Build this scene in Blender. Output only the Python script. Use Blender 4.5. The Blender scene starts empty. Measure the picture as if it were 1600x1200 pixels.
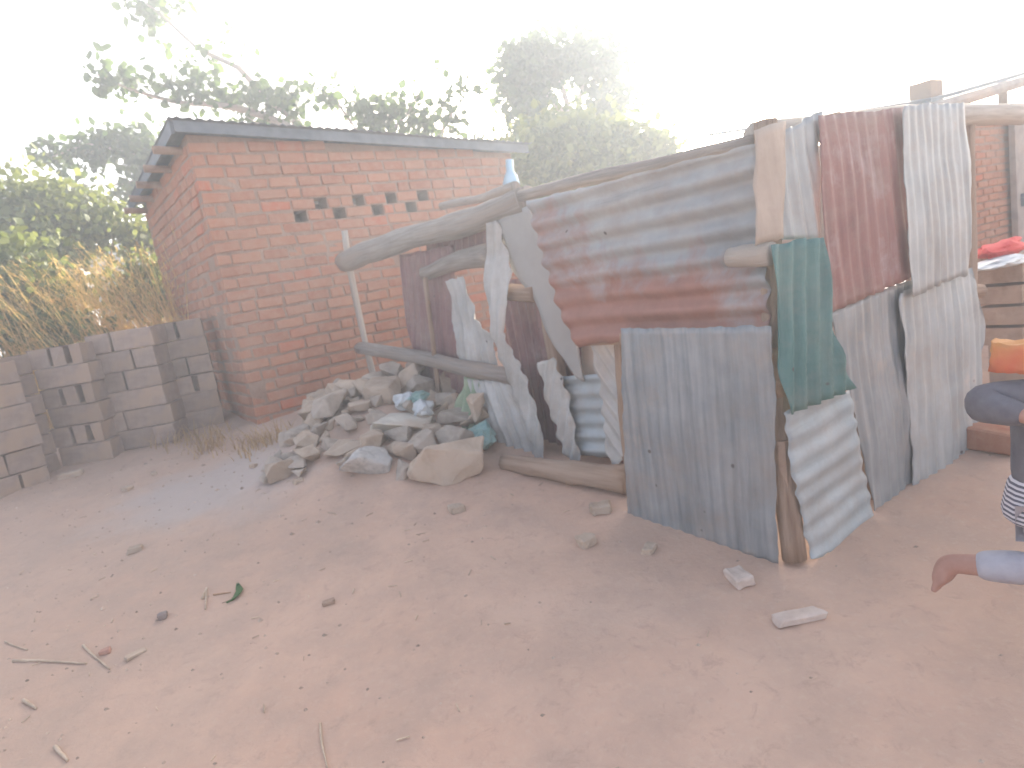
import bpy, bmesh, math, random
from mathutils import Vector, Matrix, noise
rnd = random.Random(7)
R = math.radians
scn = bpy.context.scene
col = scn.collection

# ------------------------------------------------------------------ camera, sky, sun, exposure
cam_data = bpy.data.cameras.new('camera')
cam_data.sensor_width = 36.0
cam_data.lens = 36.0 * 981.0 / 1600.0
cam_data.clip_start = 0.05
cam_data.clip_end = 2000.0
cam_data.dof.use_dof = True              # soft phone focus, nearest on the bare yard
cam_data.dof.focus_distance = 1.3
cam_data.dof.aperture_fstop = 5.0
cam = bpy.data.objects.new('camera', cam_data)
col.objects.link(cam)
cam.matrix_world = Matrix.Translation((0, 0, 1.5)) @ Matrix([[0.98481, 0.17365, -0.0], [-0.02931, 0.16623, -0.98565], [-0.17116, 0.97068, 0.1688]]).to_4x4()
scn.camera = cam

SUN_EL, SUN_AZ = R(16.0), R(22.0)          # azimuth clockwise from +Y
world = bpy.data.worlds.new('World')
scn.world = world
world.use_nodes = True
wn = world.node_tree
bg = wn.nodes['Background']
sky = wn.nodes.new('ShaderNodeTexSky')
sky.sky_type = 'NISHITA'
sky.sun_disc = False
sky.sun_elevation = SUN_EL
sky.sun_rotation = SUN_AZ
sky.air_density = 0.65
sky.dust_density = 8.0
sky.ozone_density = 0.6
wn.links.new(sky.outputs[0], bg.inputs['Color'])
bg.inputs['Strength'].default_value = 0.14
sun_data = bpy.data.lights.new('sun', 'SUN')
sun_data.energy = 4.5
sun_data.angle = R(0.5)
sun_data.color = (1.0, 0.92, 0.82)
sun = bpy.data.objects.new('sun', sun_data)
col.objects.link(sun)
sdir = Vector((math.sin(SUN_AZ) * math.cos(SUN_EL), math.cos(SUN_AZ) * math.cos(SUN_EL), math.sin(SUN_EL)))
sun.rotation_euler = sdir.to_track_quat('Z', 'Y').to_euler()
sun.location = sdir * 40
scn.view_settings.view_transform = 'Standard'
scn.view_settings.look = 'None'
scn.view_settings.exposure = 2.25
scn.view_settings.gamma = 1.0
scn.cycles.use_denoising = True
scn.cycles.max_bounces = 8
scn.cycles.volume_bounces = 1
scn.cycles.caustics_reflective = False
scn.cycles.caustics_refractive = False

# ------------------------------------------------------------------ helpers
def tag(o, label=None, cat=None, group=None, kind=None):
    if label: o['label'] = label
    if cat: o['category'] = cat
    if group: o['group'] = group
    if kind: o['kind'] = kind
    return o

def empty(name, loc, label, cat, group=None):
    e = bpy.data.objects.new(name, None)
    e.empty_display_size = 0.1
    e.location = loc
    col.objects.link(e)
    return tag(e, label, cat, group)

def link(name, me, mat=None, parent=None, smooth=False, matrix=None):
    if mat is not None and not me.materials:
        me.materials.append(mat)
    if smooth:
        me.polygons.foreach_set('use_smooth', [True] * len(me.polygons))
    o = bpy.data.objects.new(name, me)
    col.objects.link(o)
    if matrix is not None: o.matrix_world = matrix
    if parent is not None:
        o.parent = parent
        o.matrix_parent_inverse = world_of(parent).inverted()
    return o

def world_of(o):
    m = o.matrix_basis.copy()
    while o.parent is not None:
        m = o.parent.matrix_basis @ o.matrix_parent_inverse @ m if False else (o.parent.matrix_basis @ (o.matrix_parent_inverse @ m))
        o = o.parent
    return m

def mesh(name, v, f, mat=None, parent=None, smooth=False, matrix=None):
    me = bpy.data.meshes.new(name)
    me.from_pydata([tuple(p) for p in v], [], f)
    me.update()
    return link(name, me, mat, parent, smooth, matrix)

def bm_obj(name, bm, mat=None, parent=None, smooth=False, matrix=None):
    me = bpy.data.meshes.new(name)
    bmesh.ops.recalc_face_normals(bm, faces=bm.faces)
    bm.to_mesh(me); bm.free()
    return link(name, me, mat, parent, smooth, matrix)

BOXF = [(0, 1, 3, 2), (4, 6, 7, 5), (0, 4, 5, 1), (2, 3, 7, 6), (0, 2, 6, 4), (1, 5, 7, 3)]
class MB:
    """collects pieces of ONE mesh"""
    def __init__(s): s.v = []; s.f = []
    def box(s, o, ax, ay, az):
        """o: origin corner; ax, ay, az: edge vectors"""
        b = len(s.v); o = Vector(o); ax = Vector(ax); ay = Vector(ay); az = Vector(az)
        for i in (0, 1):
            for j in (0, 1):
                for k in (0, 1):
                    s.v.append(o + ax * i + ay * j + az * k)
        s.f += [tuple(b + q for q in t) for t in BOXF]
    def raw(s, v, f):
        b = len(s.v); s.v += [Vector(p) for p in v]; s.f += [tuple(b + q for q in t) for t in f]
    def tube(s, pts, rad, n=10, bump=0.0, seed=0):
        pts = [Vector(p) for p in pts]
        b = len(s.v)
        for i, p in enumerate(pts):
            d = (pts[min(i + 1, len(pts) - 1)] - pts[max(i - 1, 0)]).normalized()
            a = d.orthogonal().normalized() if abs(d.z) > .9 else d.cross(Vector((0, 0, 1))).normalized()
            c = d.cross(a)
            r = rad[i] if isinstance(rad, (list, tuple)) else rad
            for k in range(n):
                t = 2 * math.pi * k / n
                rr = r * (1 + bump * noise.noise(Vector((math.cos(t) * 1.3 + seed, math.sin(t) * 1.3, i * .45))))
                s.v.append(p + (a * math.cos(t) + c * math.sin(t)) * rr)
        for i in range(len(pts) - 1):
            for k in range(n):
                q = (k + 1) % n
                s.f.append((b + i * n + k, b + i * n + q, b + (i + 1) * n + q, b + (i + 1) * n + k))
        s.f.append(tuple(b + k for k in range(n))[::-1])
        s.f.append(tuple(b + (len(pts) - 1) * n + k for k in range(n)))
    def build(s, name, mat=None, parent=None, smooth=False, matrix=None):
        return mesh(name, s.v, s.f, mat, parent, smooth, matrix)

def lerp(a, b, t): return a + (b - a) * t
def subdiv(pts, n, wob=0.0, seed=0):
    """resample a polyline to n points with a little wobble"""
    pts = [Vector(p) for p in pts]
    seg = [(pts[i + 1] - pts[i]).length for i in range(len(pts) - 1)]
    tot = sum(seg); out = []
    for i in range(n):
        d = tot * i / (n - 1); k = 0
        while k < len(seg) - 1 and d > seg[k]: d -= seg[k]; k += 1
        p = pts[k].lerp(pts[k + 1], min(1, d / max(seg[k], 1e-6)))
        if wob: p = p + Vector((noise.noise(p * 2.1 + Vector((seed, 0, 0))), noise.noise(p * 2.1 + Vector((0, seed, 5))), noise.noise(p * 2.1 + Vector((9, 0, seed))))) * wob
        out.append(p)
    return out

# ------------------------------------------------------------------ materials
def new_mat(name):
    m = bpy.data.materials.new(name); m.use_nodes = True
    nt = m.node_tree
    return m, nt, nt.nodes['Principled BSDF']
def N(nt, typ, inp=None, **at):
    n = nt.nodes.new('ShaderNode' + typ)
    for k, v in at.items(): setattr(n, k, v)
    for k, v in (inp or {}).items():
        if isinstance(v, bpy.types.NodeSocket): nt.links.new(v, n.inputs[k])
        else: n.inputs[k].default_value = v
    return n
def ramp(nt, fac, stops):
    r = N(nt, 'ValToRGB', {'Fac': fac})
    els = r.color_ramp.elements
    while len(els) < len(stops): els.new(0.5)
    for e, (p, c) in zip(els, stops):
        e.position = p; e.color = (*c, 1) if len(c) == 3 else c
    return r.outputs['Color']
def mix(nt, fac, a, b, mode='MIX'):
    m = N(nt, 'Mix', data_type='RGBA', blend_type=mode)
    for s, v in ((m.inputs[0], fac), (m.inputs[6], a), (m.inputs[7], b)):
        if isinstance(v, bpy.types.NodeSocket): nt.links.new(v, s)
        elif isinstance(v, (int, float)): s.default_value = v
        else: s.default_value = (*v, 1) if len(v) == 3 else v
    return m.outputs[2]
def math_(nt, op, a, b=0.0, c=None):
    m = N(nt, 'Math', operation=op)
    for i, v in enumerate((a, b) if c is None else (a, b, c)):
        if isinstance(v, bpy.types.NodeSocket): nt.links.new(v, m.inputs[i])
        else: m.inputs[i].default_value = v
    return m.outputs[0]
def bump(nt, bsdf, h, strength=.4, dist=.01):
    b = N(nt, 'Bump', {'Strength': strength, 'Distance': dist, 'Height': h})
    nt.links.new(b.outputs[0], bsdf.inputs['Normal'])
def coords(nt, kind='Object', scale=(1, 1, 1), rot=(0, 0, 0)):
    tc = N(nt, 'TexCoord')
    return N(nt, 'Mapping', {'Vector': tc.outputs[kind], 'Scale': scale, 'Rotation': rot}).outputs[0]
def noise_t(nt, vec, scale, detail=6, rough=.6, dist=0.0):
    return N(nt, 'TexNoise', {'Vector': vec, 'Scale': scale, 'Detail': detail, 'Roughness': rough, 'Distortion': dist}).outputs[0]

def mat_simple(name, c1, c2, scale=8, rough=.85, bstr=.4, bdist=.01, c3=None, stretch=(1, 1, 1), island=0.0, kind='Object', spec=.3, metal=0.0):
    m, nt, b = new_mat(name)
    v = coords(nt, kind, stretch)
    n1 = noise_t(nt, v, scale)
    c = ramp(nt, n1, [(.3, c1), (.7, c2)])
    if c3:
        n2 = noise_t(nt, v, scale * .27, 4)
        c = mix(nt, ramp(nt, n2, [(.48, (0, 0, 0)), (.62, (1, 1, 1))]), c, c3)
    if island:
        g = N(nt, 'NewGeometry'); oi = N(nt, 'ObjectInfo')
        rr = math_(nt, 'FRACT', math_(nt, 'ADD', g.outputs['Random Per Island'], oi.outputs['Random']))
        c = mix(nt, 1.0, c, ramp(nt, rr, [(0, (1 - island,) * 3), (1, (1 + island * .6,) * 3)]), 'MULTIPLY')
    nt.links.new(c, b.inputs['Base Color'])
    b.inputs['Roughness'].default_value = rough
    b.inputs['Specular IOR Level'].default_value = spec
    b.inputs['Metallic'].default_value = metal
    fine = noise_t(nt, v, scale * 4, 5, .7)
    bump(nt, b, fine, bstr, bdist)
    return m

def mat_soil():
    m, nt, b = new_mat('dry_soil')
    v = coords(nt, 'Object')
    big = noise_t(nt, v, .55, 5, .6, .4)
    mid = noise_t(nt, v, 3.2, 7, .65)
    fine = noise_t(nt, v, 38, 6, .75)
    clod = noise_t(nt, v, 14, 8, .8, .6)
    c = ramp(nt, big, [(.32, (.51, .32, .23)), (.55, (.555, .37, .275)), (.72, (.57, .405, .31))])
    c = mix(nt, ramp(nt, mid, [(.40, (0, 0, 0)), (.66, (.75, .75, .75))]), c, (.43, .30, .23))
    c = mix(nt, ramp(nt, fine, [(.52, (0, 0, 0)), (.75, (.45, .45, .45))]), c, (.56, .42, .33))
    c = mix(nt, ramp(nt, clod, [(.54, (0, 0, 0)), (.66, (.5, .5, .5))]), c, (.36, .245, .185))
    # pale cement dust spilled by the block stacks, a wavy-edged patch of its own
    sp = N(nt, 'SeparateXYZ', {'Vector': N(nt, 'TexCoord').outputs['Object']})
    dx = math_(nt, 'DIVIDE', math_(nt, 'SUBTRACT', sp.outputs[0], -2.15), .85)
    dy = math_(nt, 'DIVIDE', math_(nt, 'SUBTRACT', sp.outputs[1], 4.2), .75)
    d = math_(nt, 'SQRT', math_(nt, 'ADD', math_(nt, 'MULTIPLY', dx, dx), math_(nt, 'MULTIPLY', dy, dy)))
    d = math_(nt, 'ADD', d, math_(nt, 'MULTIPLY', math_(nt, 'SUBTRACT', noise_t(nt, v, 2.2, 6), .5), 1.3))
    c = mix(nt, ramp(nt, d, [(.45, (.75, .75, .75)), (1.1, (0, 0, 0))]), c, (.47, .42, .40))
    # litter-darkened soil towards the left
    lf = ramp(nt, math_(nt, 'ADD', math_(nt, 'MULTIPLY', sp.outputs[0], -.3), math_(nt, 'MULTIPLY', mid, .5)), [(.35, (0, 0, 0)), (.85, (.5, .5, .5))])
    c = mix(nt, math_(nt, 'MULTIPLY', lf, math_(nt, 'ADD', clod, .35)), c, (.37, .285, .225))
    nt.links.new(c, b.inputs['Base Color'])
    b.inputs['Roughness'].default_value = .95
    b.inputs['Specular IOR Level'].default_value = .15
    h = math_(nt, 'ADD', math_(nt, 'MULTIPLY', mid, 1.0), math_(nt, 'MULTIPLY', fine, .35))
    bump(nt, b, h, .55, .02)
    return m

def mat_brick():
    m, nt, b = new_mat('burnt_brick')
    v = coords(nt, 'Object')
    g = N(nt, 'NewGeometry'); oi = N(nt, 'ObjectInfo')
    rr = math_(nt, 'FRACT', math_(nt, 'ADD', g.outputs['Random Per Island'], oi.outputs['Random']))
    c = ramp(nt, rr, [(0, (.32, .118, .066)), (.35, (.38, .148, .083)), (.7, (.42, .182, .104)), (.9, (.37, .172, .108)), (.96, (.41, .158, .09)), (1, (.47, .13, .064))])
    v2 = N(nt, 'VectorMath', {0: v, 1: oi.outputs['Location']}, operation='ADD').outputs[0]
    n1 = noise_t(nt, v2, 14, 6, .7)
    c = mix(nt, ramp(nt, n1, [(.36, (0, 0, 0)), (.7, (.7, .7, .7))]), c, (.43, .245, .16))
    n3 = noise_t(nt, g.outputs['Position'], 1.5, 5, .6)
    c = mix(nt, ramp(nt, n3, [(.48, (0, 0, 0)), (.7, (.5, .5, .5))]), c, (.37, .225, .155))
    nt.links.new(c, b.inputs['Base Color'])
    b.inputs['Roughness'].default_value = .92
    b.inputs['Specular IOR Level'].default_value = .2
    bump(nt, b, noise_t(nt, v2, 45, 6, .7), .6, .008)
    return m

def mat_sheet(name, base, base2, rust=None, lo=.5, hi=.6, rscale=3.0, grad=None, rough=.5, metal=.25, streak=14, dirt=.55):
    """painted / galvanised roofing iron: streaks along the ridges (UV x across), rust patches, grime"""
    m, nt, b = new_mat(name)
    uv = N(nt, 'TexCoord').outputs['UV']
    st = N(nt, 'Mapping', {'Vector': uv, 'Scale': (streak, 1.2, 1)}).outputs[0]
    s = noise_t(nt, st, 1.0, 7, .65)
    bl = noise_t(nt, uv, 5.0, 6, .6)
    c = ramp(nt, math_(nt, 'ADD', math_(nt, 'MULTIPLY', s, .6), math_(nt, 'MULTIPLY', bl, .4)), [(.30, tuple(x * .72 for x in base)), (.42, base), (.58, base2), (.72, tuple(x * 1.22 for x in base2))])
    c = mix(nt, ramp(nt, noise_t(nt, uv, 2.3, 8, .75), [(.46, (0, 0, 0)), (.68, (dirt,) * 3)]), c, (.30, .235, .19))
    vo = N(nt, 'TexVoronoi', {'Vector': uv, 'Scale': 5.5, 'Randomness': 1.0})
    c = mix(nt, ramp(nt, vo.outputs['Distance'], [(.035, (.85, .85, .85)), (.06, (0, 0, 0))]), c, (.07, .05, .045))
    c = mix(nt, ramp(nt, noise_t(nt, N(nt, 'Mapping', {'Vector': uv, 'Scale': (7, .7, 1), 'Location': (3, 5, 0)}).outputs[0], 1.0, 8, .7), [(.56, (0, 0, 0)), (.70, (.55, .55, .55))]), c, tuple(x * .55 for x in base))
    if rust:
        f = math_(nt, 'ADD', math_(nt, 'MULTIPLY', noise_t(nt, uv, rscale, 8, .65, .3), .75), math_(nt, 'MULTIPLY', s, .25))
        if grad:
            sp = N(nt, 'SeparateXYZ', {'Vector': uv})
            f = math_(nt, 'ADD', f, math_(nt, 'MULTIPLY', math_(nt, 'SUBTRACT', sp.outputs[1], grad[0]), grad[1]))
            f = math_(nt, 'ADD', f, math_(nt, 'MULTIPLY', math_(nt, 'SUBTRACT', sp.outputs[0], grad[2]), grad[3]))
        rc = ramp(nt, noise_t(nt, uv, 9, 6, .7), [(.3, rust), (.7, tuple(min(1, x * 1.35) for x in rust))])
        c = mix(nt, ramp(nt, f, [(lo, (0, 0, 0)), (hi, (1, 1, 1))]), c, rc)
        nt.links.new(math_(nt, 'MULTIPLY', ramp(nt, f, [(lo, (1, 1, 1)), (hi, (0, 0, 0))]), metal), b.inputs['Metallic'])
    else:
        b.inputs['Metallic'].default_value = metal
    nt.links.new(c, b.inputs['Base Color'])
    b.inputs['Roughness'].default_value = rough
    bump(nt, b, math_(nt, 'ADD', noise_t(nt, uv, 30, 5, .7), math_(nt, 'MULTIPLY', bl, 1.5)), .25, .006)
    return m

def mat_leaf(name, c1, c2, trans=.5):
    m, nt, b = new_mat(name)
    g = N(nt, 'NewGeometry')
    c = ramp(nt, g.outputs['Random Per Island'], [(0, c1), (1, c2)])
    nt.links.new(c, b.inputs['Base Color'])
    b.inputs['Roughness'].default_value = .6
    b.inputs['Specular IOR Level'].default_value = .3
    t = N(nt, 'BsdfTranslucent', {'Color': mix(nt, 1.0, c, (1.25, 1.2, .7), 'MULTIPLY')})
    mx = N(nt, 'MixShader', {0: trans, 1: b.outputs[0], 2: t.outputs[0]})
    nt.links.new(mx.outputs[0], nt.nodes['Material Output'].inputs['Surface'])
    return m

M_SOIL = mat_soil()
M_BRICK = mat_brick()
M_MORTAR = mat_simple('mud_mortar', (.28, .17, .12), (.38, .25, .18), 5, .95, .9, .03, c3=(.30, .20, .145))
M_BLOCK = mat_simple('concrete_block', (.27, .20, .165), (.345, .262, .215), 16, .95, .6, .006, c3=(.35, .25, .185), island=.2)
M_WOOD = mat_simple('weathered_timber', (.25, .215, .19), (.36, .31, .275), 7, .9, .7, .012, stretch=(1, 1, 1), c3=(.38, .29, .235))
M_WOODB = mat_simple('brown_timber', (.26, .17, .12), (.42, .30, .22), 9, .9, .8, .012, c3=(.38, .26, .19))
M_LOG = mat_simple('grey_pole', (.20, .17, .15), (.36, .31, .275), 1.0, .9, .9, .012, stretch=(26, 3.2, 1), c3=(.33, .26, .215), kind='UV')
M_LOGB = mat_simple('brown_pole', (.23, .145, .10), (.42, .30, .22), 1.0, .9, .9, .012, stretch=(24, 3, 1), c3=(.38, .27, .20), kind='UV')
M_LOGP = mat_simple('pale_pole', (.33, .28, .235), (.50, .44, .385), 1.0, .9, .8, .010, stretch=(24, 3, 1), c3=(.44, .37, .31), kind='UV')
M_BARK = mat_simple('bark', (.30, .17, .10), (.52, .33, .21), 18, .9, .9, .01)
M_PALEW = mat_simple('pale_timber', (.46, .40, .34), (.58, .52, .46), 8, .9, .5, .008)
M_ROOF = mat_simple('dark_roof_iron', (.10, .115, .135), (.17, .19, .215), 5, .6, .3, .004, metal=.2)
M_ROCK = [mat_simple('grey_stone', (.31, .25, .20), (.48, .40, .33), 11, .92, .8, .012, c3=(.42, .34, .28), island=.12),
          mat_simple('tan_stone', (.36, .265, .195), (.52, .41, .315), 9, .92, .8, .012, c3=(.46, .36, .28), island=.14),
          mat_simple('pale_stone', (.52, .46, .38), (.62, .56, .48), 7, .92, .6, .01, c3=(.50, .40, .31)),
          mat_simple('speckled_stone', (.34, .315, .29), (.60, .55, .50), 34, .92, .7, .008, c3=(.50, .47, .44))]
M_ZINC = mat_sheet('grey_galvanised_iron', (.21, .225, .235), (.30, .305, .31), (.40, .29, .21), .56, .8, 2.2, streak=22)
M_ZINCP = mat_sheet('pale_galvanised_iron', (.29, .305, .31), (.38, .39, .39), (.45, .34, .26), .6, .8, 2.5, streak=18)
M_ZINCB = mat_sheet('bluish_galvanised_iron', (.29, .33, .35), (.39, .42, .43), (.36, .30, .25), .62, .8, 2.5, streak=3, metal=.08)
M_RUST = mat_sheet('rusted_iron', (.29, .295, .30), (.38, .375, .365), (.25, .115, .085), 0.47, .60, 2.0, grad=(2.25, -.22, 2.62, .55), streak=2, rough=.7)
M_MAROON = mat_sheet('maroon_painted_iron', (.175, .082, .085), (.235, .115, .115), (.33, .26, .25), .58, .75, 2.0, streak=20, metal=0.0, rough=.6)
M_MAROONR = mat_sheet('rust_red_painted_iron', (.21, .088, .078), (.26, .118, .10), (.33, .27, .26), .54, .72, 2.6, streak=26, metal=0.0, rough=.65)
M_GREEN = mat_sheet('green_painted_iron', (.06, .15, .14), (.105, .205, .188), (.28, .33, .31), .64, .85, 3.0, streak=20, metal=0.0, rough=.6, dirt=.35)
M_WHITE = mat_sheet('white_painted_iron', (.36, .35, .33), (.47, .46, .44), (.34, .29, .25), .55, .75, 3.0, streak=14, metal=0.0, rough=.6)
M_FIBRE = mat_simple('grey_fibre_board', (.27, .26, .245), (.34, .325, .31), 3, .85, .3, .004)
M_TAN = mat_sheet('tan_flattened_tin', (.36, .29, .235), (.44, .36, .30), (.40, .24, .16), .6, .8, 4, streak=5, metal=0.0, rough=.8)
M_LEAF = mat_leaf('tree_leaf', (.035, .065, .022), (.075, .12, .04))
M_LEAFB = mat_leaf('bush_leaf', (.10, .13, .045), (.20, .23, .085), .4)
M_STRAW = mat_leaf('dry_straw', (.50, .34, .17), (.72, .54, .30), .5)
M_WEED = mat_leaf('dry_weed', (.30, .20, .12), (.52, .37, .24), .4)

# ------------------------------------------------------------------ ground
def heap(x, y):
    """soil and small rubble piled against the front wall of the brick house"""
    dx, dy = (x + 1.0) / .85, (y - 5.0) / 1.05
    d = dx * dx + dy * dy
    return .30 * math.exp(-d * 1.1)
def gh(x, y):
    yy = y if y < 9 else 9 + 3 * (1 - math.exp(-(y - 9) / 3))
    yy = yy if yy > -4 else -4
    xx = max(-12, min(12, x))
    z = .0909 * yy - .0168 * xx
    p = Vector((x, y, 0))
    near = 1.0 if abs(x) < 20 and abs(y) < 20 else 0.0
    z += near * (.030 * noise.noise(p * .8) + .012 * noise.noise(p * 3.1) + .007 * noise.noise(p * 7.5) + .003 * noise.noise(p * 17))
    return z + heap(x, y)
def axis(lo, a, b, hi, step):
    out = []; x = a
    while x < b + 1e-6: out.append(x); x += step
    g = step; x = out[-1]
    while x < hi: g *= 1.35; x += g; out.append(min(x, hi))
    g = step; x = a; pre = []
    while x > lo: g *= 1.35; x -= g; pre.append(max(x, lo))
    return pre[::-1] + out
xs = axis(-150, -5.0, 3.2, 150, .045); ys = axis(-150, .9, 7.0, 150, .045)
gv = [(x, y, gh(x, y)) for y in ys for x in xs]
nx = len(xs)
gf = [(j * nx + i, j * nx + i + 1, (j + 1) * nx + i + 1, (j + 1) * nx + i) for j in range(len(ys) - 1) for i in range(nx - 1)]
ground = mesh('ground', gv, gf, M_SOIL, smooth=True)
tag(ground, 'bare reddish dry soil yard', 'ground', kind='structure')

# ------------------------------------------------------------------ brick house
HO = Vector((-2.339,5.616,0.550)); HU = Vector((math.cos(R(36.28)), math.sin(R(36.28)), 0)); HW = Vector((-HU.y, HU.x, 0)); HN = -HW
Z = Vector((0, 0, 1))
HLEN, HDEP, Z0, CH = 3.47, 2.72, .42, .1055
def roof_z(s, t): return 3.165 - .068 * s - .035 * t
house = empty('brick_house', (HO.x, HO.y, .55), 'small brick house with dark flat roof beside the concrete block stacks', 'house')
def brick_meshes(L, H, D, n, seed):
    out = []
    r = random.Random(seed)
    for k in range(n):
        bm = bmesh.new()
        bmesh.ops.create_cube(bm, size=1)
        for v in bm.verts:
            v.co = Vector((v.co.x * L, v.co.y * D, v.co.z * H)) + Vector((r.uniform(-.009, .009), r.uniform(-.004, .004), r.uniform(-.006, .006)))
        bmesh.ops.bevel(bm, geom=list(bm.edges), offset=.007, segments=1, affect='EDGES')
        bmesh.ops.recalc_face_normals(bm, faces=bm.faces)
        me = bpy.data.meshes.new('brick'); bm.to_mesh(me); bm.free()
        me.materials.append(M_BRICK)
        out.append(me)
    return out
BR = brick_meshes(1.0, 1.0, 1.0, 1, 1)  # warm-up, replaced below
BLEN, BHT, BDP = .235, .087, .11
BR = brick_meshes(BLEN, BHT, BDP, 12, 3)
def frame(o, u, n):
    """matrix: x along wall, y into the wall (-n), z up"""
    return Matrix(((u.x, -n.x, 0, o.x), (u.y, -n.y, 0, o.y), (0, 0, 1, o.z), (0, 0, 0, 1)))
holes_px = [(-1.490,6.239,2.453), (-1.174,6.471,2.450), (-0.882,6.686,2.444), (-0.579,6.908,2.452), (-1.667,6.109,2.345), (-1.354,6.339,2.337), (-1.022,6.583,2.354), (-0.709,6.812,2.358)]
holes = []
for p in holes_px:
    v = Vector(p); holes.append(((v - HO).dot(HU), round((v.z - Z0 - CH / 2) / CH)))
up_c = max(set(h[1] for h in holes[:4]), key=[h[1] for h in holes[:4]].count)
holes = [(s, up_c) for s, c in holes[:4]] + [(s, up_c - 1) for s, c in holes[4:]]
HOLE_W = .125
def lay_courses(length, ztop, seed, holes=(), blen=.252):
    """list of (s_centre, z_centre, length_scale, height_scale) for running bond with mason's jitter"""
    r = random.Random(seed); out = []
    c = 0
    while True:
        z = Z0 + CH * (c + .5)
        if z > ztop(0) + .05: break
        s = -.0
        edge = blen / 2 if c % 2 else 0.0
        xs_ = [0.0]
        x = (blen * .5 + r.uniform(-.02, .02)) if c % 2 else blen + r.uniform(-.02, .02)
        while x < length - .07:
            xs_.append(x); x += (blen + r.uniform(-.03, .03)) if r.random() > .1 else blen * .55
        xs_.append(length)
        hs = sorted(h[0] for h in holes if h[1] == c)
        for h in hs:                                     # open the bond at each vent
            a, b = h - HOLE_W / 2, h + HOLE_W / 2
            xs_ = [q for q in xs_ if not (a - .075 < q < b + .075)] + [a, b]
            xs_.sort()
        for a, b in zip(xs_, xs_[1:]):
            if b - a < .04: continue
            if any(abs((a + b) / 2 - h) < HOLE_W * .45 for h in hs): continue
            if z + CH * .5 > ztop((a + b) / 2) + .03: continue
            out.append(((a + b) / 2, z + .006 * noise.noise(Vector((a * 1.3, c * .4, seed))), (b - a - r.uniform(.012, .022)) / BLEN, r.uniform(.96, 1.04), c))
        c += 1
    return out
# front wall: mortar core with real vent openings
top_front = lambda s: roof_z(s, 0) - .05
core = MB()
rec = .012
def core_box(s0, s1, z0, z1, thick=.2):
    core.box(HO + HU * s0 - HN * rec + Z * (z0 - HO.z), HU * (s1 - s0), -HN * thick, Z * (z1 - z0))
zc0, zc1 = Z0 + CH * (up_c - 1), Z0 + CH * (up_c + 1)
core_box(.012, HLEN, Z0 - .3, zc0)
for cc_ in (up_c - 1, up_c):
    hs = sorted(h[0] for h in holes if h[1] == cc_)
    x = .012
    for h in hs:
        core_box(x, h - HOLE_W / 2, Z0 + CH * cc_, Z0 + CH * (cc_ + 1)); x = h + HOLE_W / 2
    core_box(x, HLEN, Z0 + CH * cc_, Z0 + CH * (cc_ + 1))
q0 = HO + HU * .012 - HN * rec - Z * HO.z; q1 = HO + HU * HLEN - HN * rec - Z * HO.z
b0 = [q0 + Z * zc1, q1 + Z * zc1, q1 + Z * (top_front(HLEN)), q0 + Z * (top_front(0))]
core.raw(b0 + [p - HN * .2 for p in b0], [(0, 1, 2, 3), (7, 6, 5, 4), (0, 4, 5, 1), (1, 5, 6, 2), (2, 6, 7, 3), (3, 7, 4, 0)])
front = core.build('wall', M_MORTAR, house)
tag(front, 'front wall of worn red brick with a double row of vent holes')
fb = lay_courses(HLEN, top_front, 11, holes)
def show_key(b):
    s, z = b[0], b[1]
    hidden = (s > 1.35 and z < .95) or (s > 2.2 and z < 1.9) or z < Z0 + .2
    return (1 if hidden else 0, s)
fb.sort(key=show_key)
rest = MB()
FM = frame(HO, HU, HN)
def brick_matrix(base, s, z, ls, hs_, r):
    fl = max(0, min(1, .5 + 1.6 * noise.noise(Vector((s * .9, z * 1.1, 2.5)))))
    return base @ Matrix.Translation((s, BDP / 2 + lerp(-.005, .0085, fl) + r.uniform(-.004, .004), z - base.translation.z + r.uniform(-.004, .004))) @ Matrix.Rotation(r.uniform(-.016, .016), 4, 'Y') @ Matrix.Rotation(r.uniform(-.02, .02), 4, 'Z') @ Matrix.Diagonal((ls, 1, hs_, 1))
rb = random.Random(5)
front_mi = None
def add_bricks(lst, base, parent, mb, limit):
    for i, (s, z, ls, hs_, c) in enumerate(lst):
        mx = brick_matrix(base, s, z, ls, hs_, rb)
        me = BR[rb.randrange(len(BR))]
        if i < limit:
            o = bpy.data.objects.new('brick', me); col.objects.link(o)
            o.parent = parent
            o.matrix_parent_inverse = pinv
            o.matrix_basis = mx
        else:
            mb.raw([mx @ v.co for v in me.vertices], [tuple(p.vertices) for p in me.polygons])
pinv = world_of(front).inverted()
add_bricks(fb, FM, front, rest, 300)
if rest.v: tag(rest.build('brick', M_BRICK, front), kind='stuff')
# left wall, right wall, back wall
def side_wall(o, u, n, length, ztop, seed, label):
    cb = MB()
    a = o - n * rec - Z * o.z; b = a + u * length
    pp = [a + Z * (Z0 - .3), b + Z * (Z0 - .3), b + Z * ztop(length), a + Z * ztop(0)]
    cb.raw(pp + [p - n * .2 for p in pp], [(0, 1, 2, 3), (7, 6, 5, 4), (0, 4, 5, 1), (1, 5, 6, 2), (2, 6, 7, 3), (3, 7, 4, 0)])
    w = cb.build('wall', M_MORTAR, house); tag(w, label)
    mb = MB()
    add_bricks(lay_courses(length, ztop, seed), frame(o, u, n), w, mb, 0)
    tag(mb.build('brick', M_BRICK, w), kind='stuff')
top_left = lambda t: roof_z(0, HDEP - t) - .05
side_wall(HO + HW * HDEP, -HW, -HU, HDEP - .115, top_left, 21, 'left side wall of red brick facing the block stacks')
side_wall(HO + HU * HLEN + HW * .115, HW, HU, HDEP - .23, lambda t: roof_z(HLEN, t) - .05, 23, 'right side wall of red brick')
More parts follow.
